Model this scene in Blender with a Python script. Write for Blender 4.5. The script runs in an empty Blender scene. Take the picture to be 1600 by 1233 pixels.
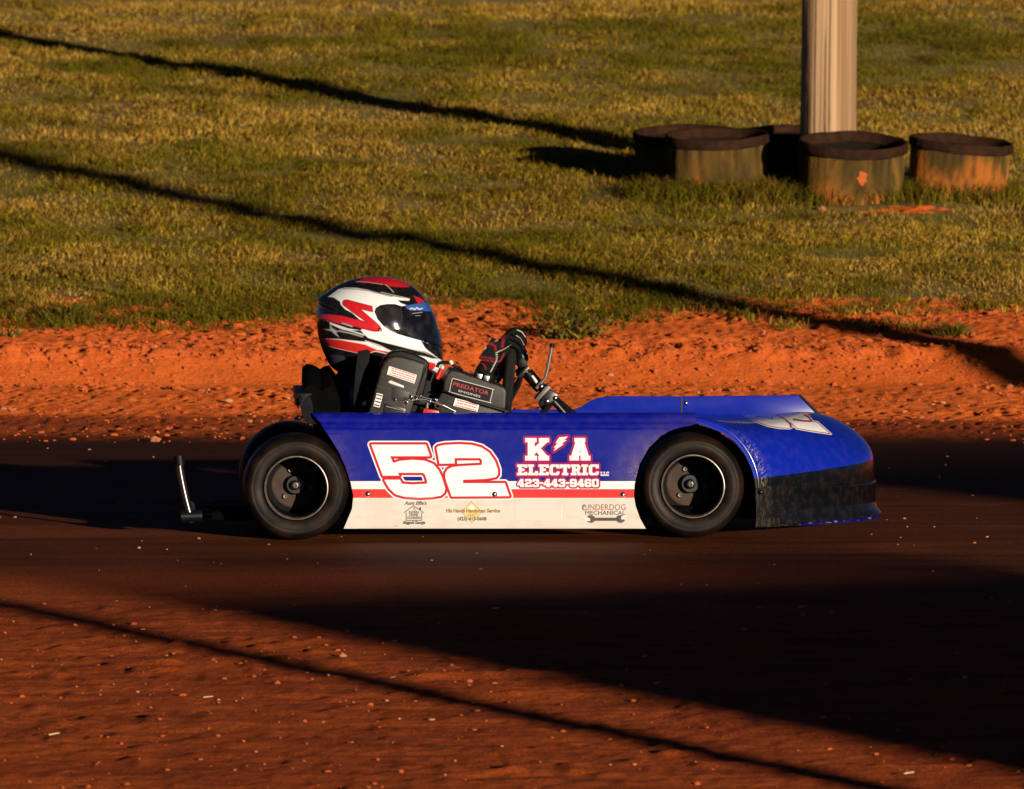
import bpy, bmesh, math, random
import numpy as np
from mathutils import Vector, Matrix
random.seed(5); RNG = np.random.default_rng(5)
R = math.radians
SC = bpy.context.scene
COL = SC.collection

# ------------------------------------------------------------------ camera, world, sun
F_PX = 15072.0; CAM = np.array([0.0, -25.95, 1.587]); PITCH = R(2.63)
cam_d = bpy.data.cameras.new('camera'); cam = bpy.data.objects.new('camera', cam_d); COL.objects.link(cam)
cam.location = CAM; cam.rotation_euler = (R(90) - PITCH, 0, 0)
cam_d.sensor_width = 36; cam_d.lens = 36 * F_PX / 1600; cam_d.clip_start = 1; cam_d.clip_end = 2000
cam_d.dof.use_dof = True; cam_d.dof.focus_distance = 26.1; cam_d.dof.aperture_fstop = 17
SC.camera = cam
SUN_AZ, SUN_EL = R(28), R(5.6)
world = bpy.data.worlds.new('World'); SC.world = world; world.use_nodes = True
wn = world.node_tree.nodes; wl = world.node_tree.links
bg = wn['Background']; sky = wn.new('ShaderNodeTexSky'); sky.sky_type = 'NISHITA'; sky.sun_disc = False
sky.air_density = .12; sky.dust_density = .05; sky.ozone_density = 1.0; sky.sun_elevation = SUN_EL; sky.sun_rotation = math.pi - SUN_AZ
wl.new(sky.outputs[0], bg.inputs[0]); bg.inputs[1].default_value = 0.05
LDIR = Vector((-math.sin(SUN_AZ) * math.cos(SUN_EL), math.cos(SUN_AZ) * math.cos(SUN_EL), -math.sin(SUN_EL)))
sun_d = bpy.data.lights.new('sun', 'SUN'); sun_d.energy = 5.0; sun_d.angle = R(0.53); sun_d.color = (1.0, 0.86, 0.68)
sun = bpy.data.objects.new('sun', sun_d); COL.objects.link(sun); sun.location = (20, -40, 12)
sun.rotation_euler = LDIR.to_track_quat('-Z', 'Y').to_euler()
SC.view_settings.view_transform = 'Standard'; SC.view_settings.look = 'None'
SC.view_settings.exposure = 0.2; SC.view_settings.gamma = 1
SC.cycles.max_bounces = 6; SC.cycles.diffuse_bounces = 2; SC.cycles.glossy_bounces = 3

# ------------------------------------------------------------------ geometry helpers
def ray(px, py):
    px = np.asarray(px, float); py = np.asarray(py, float)
    dx = (px - 800) / F_PX; dy = (616.5 - py) / F_PX
    c, s = math.cos(PITCH), math.sin(PITCH)
    return dx, c + dy * s, -s + dy * c
KX = (773 - 800) / F_PX * 25.95; PSI = R(2.2)
UH = np.array([math.cos(PSI), math.sin(PSI), 0]); VH = np.array([-math.sin(PSI), math.cos(PSI), 0]); KO = np.array([KX, 0, 0])
def K(px, py, v):
    """pixel on the vehicle's own lengthwise plane v -> vehicle coordinates (u, v, w)"""
    dx, dy, dz = ray(px, py)
    cv = float((CAM - KO) @ VH); cu = float((CAM - KO) @ UH)
    t = (v - cv) / (dx * VH[0] + dy * VH[1])
    return cu + t * (dx * UH[0] + dy * UH[1]), np.zeros_like(t) + v, CAM[2] + t * dz
def KP(px, py, v):
    a = K(px, py, v); return Vector((float(a[0]), float(a[1]), float(a[2])))

_S = [(-400, 0), (-40, .3), (-30, 1.9), (-2.6, 1.9), (-1.0, 1.1), (-.4, .2), (4.6, .25), (5.4, 1.4), (7.3, 2.2), (7.4, 17), (7.66, 17), (7.76, 3.2), (9.0, 3.2), (9.5, 4.2),
      (11, 4.2), (13, 4.5), (30, 4.0), (40, 3), (60, .5), (500, .1)]
_ys = np.concatenate([np.arange(-400, -40, 1.), np.arange(-40, 70, .01), np.arange(70, 500, 1.)])
_sl = np.tan(np.radians(np.interp(_ys, *zip(*_S))))
_zz = np.concatenate([[0], np.cumsum((_sl[1:] + _sl[:-1]) / 2 * np.diff(_ys))]); _zz -= np.interp(0, _ys, _zz)
def G(y): return np.interp(y, _ys, _zz)
_cand = np.arange(-9, 40, .005); _cz = G(_cand)
def ground_at(px, py):
    dx, dy, dz = [float(a) for a in ray(px, py)]
    t = (_cand - CAM[1]) / dy; d = CAM[2] + t * dz - _cz
    i = int(np.argmax(d < 0)); return Vector((dx * t[i], _cand[i], _cz[i]))
def row_y(py): return ground_at(800, py).y

def _h(xi, yi, seed):
    h = (xi.astype(np.int64) * 374761393 + yi.astype(np.int64) * 668265263 + seed * 974711) & 0xffffffff
    h = ((h ^ (h >> 13)) * 1274126177) & 0xffffffff
    return ((h ^ (h >> 16)) & 0xffff) / 65535.0
def vn(x, y, seed=0):
    x0 = np.floor(x); y0 = np.floor(y); fx = x - x0; fy = y - y0
    fx = fx * fx * (3 - 2 * fx); fy = fy * fy * (3 - 2 * fy)
    a = _h(x0, y0, seed); b = _h(x0 + 1, y0, seed); c = _h(x0, y0 + 1, seed); d = _h(x0 + 1, y0 + 1, seed)
    return (a + (b - a) * fx) * (1 - fy) + (c + (d - c) * fx) * fy
def fbm(x, y, seed=0, o=3):
    s = 0; a = .5; n = 0
    for k in range(o): s = s + a * vn(x * 2**k, y * 2**k, seed + k); n += a; a *= .5
    return s / n
def ss(a, b, x): t = np.clip((x - a) / (b - a), 0, 1); return t * t * (3 - 2 * t)

def link(ob, parent=None):
    COL.objects.link(ob)
    if parent is not None: ob.parent = parent
    return ob
def big_mesh(name, V, Q, mats, parent=None, smooth=True, col=None, T=None, extra=None):
    """V (n,3), Q (m,4) quads, T (k,3) tris, numpy"""
    me = bpy.data.meshes.new(name); V = np.asarray(V, np.float32); me.vertices.add(len(V)); me.vertices.foreach_set('co', V.ravel())
    idx = []; st = []; n = 0
    if Q is not None and len(Q): idx.append(np.asarray(Q).ravel()); st.append(np.arange(len(Q)) * 4); n = len(Q) * 4
    if T is not None and len(T): idx.append(np.asarray(T).ravel()); st.append(np.arange(len(T)) * 3 + n)
    idx = np.concatenate(idx).astype(np.int32); st = np.concatenate(st).astype(np.int32)
    me.loops.add(len(idx)); me.loops.foreach_set('vertex_index', idx)
    me.polygons.add(len(st)); me.polygons.foreach_set('loop_start', st)
    me.polygons.foreach_set('use_smooth', np.full(len(st), smooth))
    me.update(calc_edges=True)
    if col is not None:
        ca = me.color_attributes.new('Col', 'FLOAT_COLOR', 'POINT'); c4 = np.ones((len(V), 4), np.float32); c4[:, :3] = col
        ca.data.foreach_set('color', c4.ravel())
    for k, a in (extra or {}).items():
        at = me.attributes.new(k, 'FLOAT', 'POINT'); at.data.foreach_set('value', np.asarray(a, np.float32).ravel())
    for m in (mats if isinstance(mats, (list, tuple)) else [mats]): me.materials.append(m)
    return link(bpy.data.objects.new(name, me), parent)
def grid_quads(nr, nc, base=0):
    i = np.arange(nr - 1)[:, None] * nc + np.arange(nc - 1)[None, :] + base
    return np.stack([i, i + 1, i + nc + 1, i + nc], -1).reshape(-1, 4)
def bm_obj(name, bm, m, parent=None, smooth=False, angle=None):
    bmesh.ops.recalc_face_normals(bm, faces=bm.faces)
    me = bpy.data.meshes.new(name); bm.to_mesh(me); bm.free()
    for x in (m if isinstance(m, (list, tuple)) else [m]): me.materials.append(x)
    if smooth or angle:
        me.polygons.foreach_set('use_smooth', np.full(len(me.polygons), True))
        if angle: me.set_sharp_from_angle(angle=R(angle))
    return link(bpy.data.objects.new(name, me), parent)
def tube_bm(bm, pts, r, seg=12, caps=True, flat=None):
    pts = [Vector(p) for p in pts]; rr = r if isinstance(r, (list, tuple)) else [r] * len(pts)
    prev = None; rings = []; nrm = None
    for i, p in enumerate(pts):
        d = (pts[min(i + 1, len(pts) - 1)] - pts[max(i - 1, 0)]).normalized()
        if nrm is None:
            nrm = d.cross(Vector((0, 1, 0)));
            if nrm.length < .1: nrm = d.cross(Vector((1, 0, 0)))
        nrm = (nrm - d * nrm.dot(d)).normalized(); b = d.cross(nrm)
        rings.append([bm.verts.new(p + nrm * (rr[i] * math.cos(a)) + b * ((flat or 1) * rr[i] * math.sin(a)))
                      for a in [2 * math.pi * k / seg for k in range(seg)]])
    for a, b in zip(rings, rings[1:]):
        for k in range(seg): bm.faces.new((a[k], a[(k + 1) % seg], b[(k + 1) % seg], b[k]))
    if caps: bm.faces.new(rings[0]); bm.faces.new(rings[-1])
    return bm
def tube(name, pts, r, m, parent, seg=12, flat=None):
    return bm_obj(name, tube_bm(bmesh.new(), pts, r, seg, flat=flat), m, parent, angle=50)
def spline(pts, n=8):
    pts = [Vector(p) for p in pts]; out = []
    for i in range(len(pts) - 1):
        p0 = pts[max(i - 1, 0)]; p1 = pts[i]; p2 = pts[i + 1]; p3 = pts[min(i + 2, len(pts) - 1)]
        for k in range(n):
            t = k / n; out.append(.5 * (2 * p1 + (p2 - p0) * t + (2 * p0 - 5 * p1 + 4 * p2 - p3) * t * t + (3 * p1 - p0 - 3 * p2 + p3) * t ** 3))
    return out + [pts[-1]]
def lathe_bm(bm, prof, c, axis='v', seg=64, close=False):
    """prof: (radius, offset along the axis)"""
    rings = []
    for r, a in prof:
        ring = []
        for k in range(seg):
            t = 2 * math.pi * k / seg
            ring.append(bm.verts.new((c[0] + r * math.cos(t), c[1] + a, c[2] + r * math.sin(t)) if axis == 'v'
                                     else (c[0] + r * math.cos(t), c[1] + r * math.sin(t), c[2] + a)))
        rings.append(ring)
    for a, b in zip(rings, rings[1:]):
        for k in range(seg): bm.faces.new((a[k], a[(k + 1) % seg], b[(k + 1) % seg], b[k]))
    if close: bm.faces.new(rings[-1])
    return bm
def slab(name, poly, v0, v1, m, parent, bev=.004, seg=2, smooth=True):
    """outline traced on plane v0, with its own thickness back to v1"""
    bm = bmesh.new(); q = [KP(x, y, v0) for x, y in poly]
    a = [bm.verts.new(p) for p in q]; b = [bm.verts.new((p.x, v1, p.z)) for p in q]; n = len(q)
    bm.faces.new(a); bm.faces.new(b)
    for i in range(n): bm.faces.new((a[i], a[(i + 1) % n], b[(i + 1) % n], b[i]))
    bmesh.ops.recalc_face_normals(bm, faces=bm.faces)
    if bev: bmesh.ops.bevel(bm, geom=list(bm.edges), offset=bev, segments=seg, affect='EDGES', profile=.6, clamp_overlap=True)
    return bm_obj(name, bm, m, parent, angle=40 if smooth else None)
def box_bm(bm, x0, x1, y0, y1, z0, z1):
    v = [bm.verts.new(p) for p in ((x0, y0, z0), (x1, y0, z0), (x1, y1, z0), (x0, y1, z0), (x0, y0, z1), (x1, y0, z1), (x1, y1, z1), (x0, y1, z1))]
    for f in ((3, 2, 1, 0), (4, 5, 6, 7), (0, 1, 5, 4), (1, 2, 6, 5), (2, 3, 7, 6), (3, 0, 4, 7)): bm.faces.new([v[i] for i in f])
def empty(name, loc=(0, 0, 0), rz=0):
    o = bpy.data.objects.new(name, None); o.location = loc; o.rotation_euler = (0, 0, rz); o.empty_display_size = .1
    COL.objects.link(o); return o
def tag(o, label, cat=None, group=None, kind=None):
    o['label'] = label
    if cat: o['category'] = cat
    if group: o['group'] = group
    if kind: o['kind'] = kind
    return o

# ------------------------------------------------------------------ materials
def mat(name, c1, c2=None, scale=20, rough=.5, metal=0, coat=0, bump=0, bscale=60, stretch=(1, 1, 1), spec=.5, attr=None, lo=.35, hi=.65,
        dust=None, dust_amt=.4, dust_scale=14, diffr=0, rough2=None):
    m = bpy.data.materials.new(name); m.use_nodes = True; nt = m.node_tree; N = nt.nodes; L = nt.links; b = N['Principled BSDF']
    b.inputs['Roughness'].default_value = rough; b.inputs['Metallic'].default_value = metal
    b.inputs['Coat Weight'].default_value = coat; b.inputs['Coat Roughness'].default_value = .06
    b.inputs['Specular IOR Level'].default_value = spec
    if diffr: b.inputs['Diffuse Roughness'].default_value = diffr
    tc = N.new('ShaderNodeTexCoord'); mp = N.new('ShaderNodeMapping'); mp.inputs['Scale'].default_value = stretch; L.new(tc.outputs['Object'], mp.inputs[0])
    def noise(s, d=5):
        n = N.new('ShaderNodeTexNoise'); n.inputs['Scale'].default_value = s; n.inputs['Detail'].default_value = d; L.new(mp.outputs[0], n.inputs[0]); return n
    def ramp(src, a, bb):
        r = N.new('ShaderNodeMapRange'); r.inputs[1].default_value = a; r.inputs[2].default_value = bb; L.new(src, r.inputs[0]); return r.outputs[0]
    def mix(fac, a, bb):
        x = N.new('ShaderNodeMix'); x.data_type = 'RGBA'; L.new(fac, x.inputs[0])
        for k, val in ((6, a), (7, bb)):
            if isinstance(val, tuple): x.inputs[k].default_value = (*val, 1)
            else: L.new(val, x.inputs[k])
        return x.outputs[2]
    cur = c1
    if attr:
        an = N.new('ShaderNodeAttribute'); an.attribute_name = attr; cur = an.outputs['Color']
    if c2:
        nz = noise(scale); f = ramp(nz.outputs[0], lo, hi)
        cur = mix(f, cur, c2)
        if rough2 is not None:
            rr = N.new('ShaderNodeMapRange'); rr.inputs[3].default_value = rough; rr.inputs[4].default_value = rough2; L.new(f, rr.inputs[0]); L.new(rr.outputs[0], b.inputs['Roughness'])
    if dust:
        f = ramp(noise(dust_scale, 8).outputs[0], .45, .8); mm = N.new('ShaderNodeMath'); mm.operation = 'MULTIPLY'; mm.inputs[1].default_value = dust_amt; L.new(f, mm.inputs[0])
        cur = mix(mm.outputs[0], cur, dust)
    if isinstance(cur, tuple): b.inputs['Base Color'].default_value = (*cur, 1)
    else: L.new(cur, b.inputs['Base Color'])
    if bump:
        bp = N.new('ShaderNodeBump'); bp.inputs['Strength'].default_value = bump; bp.inputs['Distance'].default_value = .01
        L.new(noise(bscale).outputs[0], bp.inputs['Height']); L.new(bp.outputs[0], b.inputs['Normal'])
    return m
DUST = (.30, .12, .05)
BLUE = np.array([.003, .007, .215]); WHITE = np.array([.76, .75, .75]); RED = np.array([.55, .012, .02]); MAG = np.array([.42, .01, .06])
M = {}
M['paint'] = mat('body_paint', (0, 0, 0), attr='Col', rough=.20, coat=.2, spec=.35, dust=(.28, .16, .12), dust_amt=.05, dust_scale=40, bump=.02, bscale=9)
M['blue'] = mat('blue_paint', tuple(BLUE * np.array([1, 2.0, 1.3])), rough=.22, coat=.1, spec=.3, dust=(.2, .12, .12), dust_amt=.05, dust_scale=30)
M['skirt'] = mat('skirt_paint', (0, 0, 0), attr='Col', rough=.5, coat=.1, dust=(.45, .28, .18), dust_amt=.25, dust_scale=18, bump=.05, bscale=14)
M['navy'] = mat('navy_tube', (.004, .006, .03), rough=.4)
M['black'] = mat('black_plastic', (.0022, .0022, .0025), rough=.5, spec=.18, dust=DUST, dust_amt=.012)
M['seatblack'] = mat('seat_vinyl', (.0018, .0018, .002), (.003, .003, .0032), 30, rough=.85, spec=.03)
M['lever'] = mat('lever_steel', (.11, .10, .085), rough=.45, metal=.3, dust=DUST, dust_amt=.2)
M['post'] = mat('dark_tube', (.012, .011, .010), rough=.26, spec=.9, dust=DUST, dust_amt=.08)
M['blackmetal'] = mat('black_metal', (.004, .0045, .0055), rough=.35, spec=.5, dust=DUST, dust_amt=.03)
M['plate'] = mat('painted_plate', (.007, .010, .013), (.004, .006, .008), 30, rough=.7, spec=.08, dust=DUST, dust_amt=.02)
M['grey'] = mat('engine_shroud', (.022, .018, .013), (.013, .011, .009), 40, rough=.45, spec=.35, dust=DUST, dust_amt=.07, bump=.08, bscale=400)
M['chrome'] = mat('bare_steel', (.55, .52, .48), rough=.28, metal=1, dust=DUST, dust_amt=.2)
M['alu'] = mat('rim_aluminium', (.22, .19, .165), (.12, .10, .085), 60, rough=.38, metal=.5, dust=DUST, dust_amt=.25)
M['disc'] = mat('wheel_disc', (.05, .030, .022), (.032, .02, .015), 50, rough=.6, spec=.2, dust=DUST, dust_amt=.12)
M['barrel'] = mat('wheel_barrel', (.002, .002, .002), rough=.7, spec=.1)
M['tyre'] = mat('tyre_rubber', (.0022, .002, .0019), (.008, .0048, .003), 11, rough=.62, rough2=.45, spec=.16, dust=DUST, dust_amt=.09, dust_scale=16, bump=.06, bscale=500)
M['suit'] = mat('driver_suit', (.0025, .0025, .003), (.004, .004, .005), 60, rough=.9, spec=.1, bump=.3, bscale=50)
M['glove'] = mat('glove_fabric', (0, 0, 0), attr='Col', rough=.75, spec=.2, bump=.35, bscale=260)
M['helmet'] = mat('helmet_paint', (0, 0, 0), attr='Col', rough=.22, coat=.8, dust=(.35, .2, .12), dust_amt=.06, dust_scale=60)
M['visor'] = mat('dark_visor', (0, 0, 0), attr='Col', rough=.08, coat=1, dust=(.25, .2, .16), dust_amt=.12, dust_scale=35)
M['wheelgrip'] = mat('grip_rubber', (.007, .0068, .006), rough=.5, spec=.35, bump=.6, bscale=500)
M['white'] = mat('sticker_white', (.72, .69, .66), rough=.5)
M['redink'] = mat('red_ink', (.5, .02, .03), rough=.5)
M['redpart'] = mat('red_plastic', (.5, .012, .01), rough=.35)
M['ink'] = mat('black_ink', (.01, .01, .01), rough=.5)
M['silverink'] = mat('pale_ink', (.6, .6, .58), rough=.4)
M['grass'] = mat('grass_blade', (0, 0, 0), attr='Col', rough=.8, spec=.04)
M['clod'] = mat('clay_clod', (.50, .20, .09), (.34, .10, .035), 30, rough=.95, bump=.4, bscale=90, diffr=1)
M['pebble'] = mat('pebble', (.52, .22, .10), (.36, .10, .03), 3, rough=.9, lo=.45, hi=.55)
M['crumb'] = mat('clay_crumb', (.54, .105, .018), (.38, .064, .009), 4, rough=.95, diffr=1)
M['straw'] = mat('straw', (.62, .46, .26), rough=.7)
M['weed'] = mat('weed_leaf', (0, 0, 0), attr='Col', rough=.55, spec=.2)

def dirt_material():
    m = bpy.data.materials.new('red_clay'); m.use_nodes = True; nt = m.node_tree; N = nt.nodes; L = nt.links; b = N['Principled BSDF']
    tc = N.new('ShaderNodeTexCoord')
    def nz(scale, st=(1, 1, 1), d=6, rough=.6):
        mp = N.new('ShaderNodeMapping'); mp.inputs['Scale'].default_value = st; L.new(tc.outputs['Object'], mp.inputs[0])
        n = N.new('ShaderNodeTexNoise'); n.inputs['Scale'].default_value = scale; n.inputs['Detail'].default_value = d; n.inputs['Roughness'].default_value = rough; L.new(mp.outputs[0], n.inputs[0]); return n.outputs[0]
    def rng(src, a, bb, c=0., d=1.):
        r = N.new('ShaderNodeMapRange'); L.new(src, r.inputs[0])
        for i, v in enumerate((a, bb, c, d)): r.inputs[i + 1].default_value = v
        return r.outputs[0]
    def mix(fac, a, bb, mode='MIX'):
        x = N.new('ShaderNodeMix'); x.data_type = 'RGBA'; x.blend_type = mode
        if isinstance(fac, float): x.inputs[0].default_value = fac
        else: L.new(fac, x.inputs[0])
        for k, val in ((6, a), (7, bb)):
            if isinstance(val, tuple): x.inputs[k].default_value = (*val, 1)
            else: L.new(val, x.inputs[k])
        return x.outputs[2]
    def att(nm):
        a = N.new('ShaderNodeAttribute'); a.attribute_name = nm; return a.outputs['Fac']
    dry = mix(rng(nz(3.2), .35, .65), (.60, .118, .019), (.44, .076, .010))
    dry = mix(rng(nz(60), .5, .72), dry, (.66, .165, .040))
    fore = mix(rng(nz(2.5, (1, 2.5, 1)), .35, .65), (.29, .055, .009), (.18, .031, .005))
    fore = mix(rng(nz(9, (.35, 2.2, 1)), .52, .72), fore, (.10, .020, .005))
    moist = mix(rng(nz(2.0), .35, .65), (.24, .044, .008), (.14, .025, .006))
    groove = mix(rng(nz(3, (.25, 2.5, 1)), .35, .65), (.060, .0165, .005), (.030, .0088, .0034))
    groove = mix(rng(nz(1.3, (.5, 1, 1)), .5, .68), groove, (.095, .026, .007))
    c = mix(att('fore'), dry, fore); c = mix(att('moist'), c, moist); c = mix(att('groove'), c, groove); c = mix(att('shade_band'), c, mix(rng(nz(3, (.3, 2.5, 1)), .35, .65), (.013, .0055, .0035), (.024, .008, .004)))
    L.new(c, b.inputs['Base Color'])
    ro = rng(att('groove'), 0, 1, .95, .7); L.new(ro, b.inputs['Roughness']); b.inputs['Diffuse Roughness'].default_value = 1
    sp = rng(att('groove'), 0, 1, .12, .04); L.new(sp, b.inputs['Specular IOR Level'])
    bp = N.new('ShaderNodeBump'); bp.inputs['Distance'].default_value = .012
    st = rng(att('groove'), 0, 1, .8, .5); L.new(st, bp.inputs['Strength'])
    ad = N.new('ShaderNodeMath'); ad.operation = 'ADD'; L.new(nz(70), ad.inputs[0]); L.new(nz(22, (.5, 2, 1)), ad.inputs[1]); L.new(ad.outputs[0], bp.inputs['Height'])
    L.new(bp.outputs[0], b.inputs['Normal'])
    return m
M['dirt'] = dirt_material()
M['soil'] = mat('grass_soil', (.11, .066, .010), (.06, .045, .006), 6, rough=.95, bump=.5, bscale=40, diffr=1)

# ------------------------------------------------------------------ ground
Y_EDGE = row_y(492)
def edge_y(x):
    return Y_EDGE + 1.2 * (fbm(x * .9 + 3, x * 0 + .5, 11, 3) - .5) - .12 * ss(.6, 1.3, x) + 1.0 * (fbm(x * 4, x * 0 + 9.5, 12, 2) - .5)
YF, YL = row_y(606), row_y(560)
print('face', YF, YL, row_y(555))
def bump_ground(x, y):
    gy0, gy1 = row_y(905), row_y(690)
    fore = ss(-1.0, -3.2, y + .5 * (fbm(x * .8, y * .8, 31) - .5)); back = ss(gy1 - .25, gy1 + .7, y)
    d = fore * (.010 * (fbm(x * 1.3, y * 6, 1, 3) - .5) + .012 * np.maximum(vn(x * 15, y * 12, 2) - .62, 0) * vn(x * 3, y * 3, 3) * 2.6 + .005 * (vn(x * 34, y * 26, 4) - .5))
    d = d + back * (.008 * (fbm(x * 2.2, y * 3.2, 5, 3) - .5) + .015 * np.maximum(vn(x * 30, y * 19, 6) - .58, 0) * ss(.3, .7, vn(x * 1.7, y * 2.6, 7)) * 2.4 + .010 * (vn(x * 44, y * 28, 8) - .5))
    lip = np.exp(-((y - YL - .05) / .09) ** 2); d = d * (1 - .75 * back * ss(YF - .1, YF + .05, y) * (1 - ss(YL - .06, YL + .02, y)))
    d = d + lip * .034 * (vn(x * 17, y * 12, 9) - .42) * (vn(x * 1.1, y * .2, 10) + .4)
    mid = (1 - fore) * (1 - back)
    d = d + mid * .003 * (fbm(x * .9, y * 5, 13, 3) - .5)
    return d
def dense_axis(lo, hi, step, far, k=1.35):
    a = np.arange(lo, hi + step / 2, step); s = step * 3; up = [hi]; dn = [lo]
    while up[-1] < far: up.append(up[-1] + s); dn.append(dn[-1] - s); s *= k
    return np.concatenate([np.array(dn[:0:-1]), a, np.array(up[1:])])
def make_ground():
    xs = dense_axis(-2.75, 2.75, .0095, 300)
    ya = np.concatenate([-np.cumsum(.016 * 1.3 ** np.arange(34))[::-1] - 7.1, np.arange(-7.1, 9.6, .016)])
    X, Yg = np.meshgrid(xs, ya); x = X.ravel(); y = Yg.ravel()
    z = G(y) + bump_ground(x, y)
    wob = .35 * (fbm(x * .5, y * .5, 21, 3) - .5)
    gy0, gy1, gy2 = row_y(925), row_y(686), row_y(650)
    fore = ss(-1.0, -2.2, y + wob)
    edge = .7 * (fbm(x * .45 + 2, y * 0 + 1.5, 22, 2) - .5)
    groove = ss(gy0 - 1.1, gy0 + .9, y + wob * 2) * (1 - ss(gy1 - .35, gy1 + .55, y + wob + .15 * (vn(x * 9, y * 7, 23) - .5)))
    moist = ss(gy1 - .6, gy1 + .2, y) * (1 - ss(gy2 - .12, gy2 + .12, y + edge)) * .95
    shade_band = .93 * ss(row_y(768), row_y(738), y + wob * .8) * (1 - ss(gy1 - .30, gy1 + .35, y + wob * .6 + .15 * (vn(x * 9, y * 7, 23) - .5)))  # near-black shade painted into the clay, extending the shadow behind the kart
    o = big_mesh('dirt_track', np.stack([x, y, z], 1), grid_quads(len(ya), len(xs)), M['dirt'], extra={'fore': fore, 'groove': groove, 'moist': moist, 'shade_band': shade_band})
    tag(o, 'red clay oval track with a dark packed groove and loose dirt edges', kind='structure')
    xs2 = dense_axis(-4, 4, .05, 300)
    yb = np.concatenate([np.arange(9.576, 38, .05), 38 + np.cumsum(.05 * 1.25 ** np.arange(34))])
    X, Yg = np.meshgrid(xs2, yb); x = X.ravel(); y = Yg.ravel()
    w = ss(9.6, 10.2, y); z = G(y) + bump_ground(x, y) * (1 - w) + w * (.05 * (fbm(x * 1.2, y * .8, 25, 3) - .5))
    o = big_mesh('grass_field', np.stack([x, y, z], 1), grid_quads(len(yb), len(xs2)), M['soil'])
    tag(o, 'sloping infield soil under short autumn grass', kind='structure')
make_ground()
def gz(x, y):
    x = np.asarray(x, float); y = np.asarray(y, float); w = ss(9.6, 10.2, y)
    return G(y) + bump_ground(x, y) * (1 - w) + w * (.05 * (fbm(x * 1.2, y * .8, 25, 3) - .5))

# ------------------------------------------------------------------ grass
def blades(x, y, z, h, w, col, lean=.5, az=None):
    n = len(x); az = RNG.uniform(0, 2 * math.pi, n) if az is None else az
    fa = RNG.uniform(-.9, .9, n)                                   # blade faces roughly across the view, as random blades seen do
    l = RNG.uniform(.1, 1, n) * lean * h
    px, py = np.cos(fa), np.sin(fa); lx, ly = np.cos(az) * l, np.sin(az) * l
    P = np.zeros((n, 5, 3))
    for k, (t, ww) in enumerate(((0, -.5), (0, .5), (.6, .38), (.6, -.38), (1, 0))):
        P[:, k, 0] = x + lx * t ** 1.8 + px * w * ww; P[:, k, 1] = y + ly * t ** 1.8 + py * w * ww
        P[:, k, 2] = z + h * t * (1 - .25 * t * lean) - (.004 if t == 0 else 0)
    b = np.arange(n)[:, None] * 5
    C = np.repeat(col[:, None, :], 5, 1)
    return P.reshape(-1, 3), b + np.array([[0, 1, 2, 3]]), b + np.array([[3, 2, 4]]), C.reshape(-1, 3)
def grass_cols(x, y, n, green=0.):
    GREEN = np.array([.105, .098, .005]); OLIVE = np.array([.245, .165, .011]); DRY = np.array([.42, .245, .040]); BROWN = np.array([.10, .050, .009])
    p = .5 * fbm(x * .55, y * .30, 41, 4) + .5 * fbm(x * .28, y * 1.3, 42, 3); q = fbm(x * 3, y * 2, 43, 3); r = RNG.random(n)
    s = np.clip((p - .5) * 3.8 + (q - .5) * 2.6 + (r - .5) * 1.1 + .46 - green, 0, 1)[:, None]
    c = np.where(s < .5, GREEN + (OLIVE - GREEN) * s * 2, OLIVE + (DRY - OLIVE) * (s - .5) * 2)
    br = (RNG.random(n) < .34 + .5 * np.clip(q - .5, 0, 1))[:, None]
    c = np.where(br, BROWN, c) * RNG.uniform(.5, 1.35, n)[:, None] * (.55 + .9 * fbm(x * 1.6, y * 2.4, 44, 3))[:, None]
    return c
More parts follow.
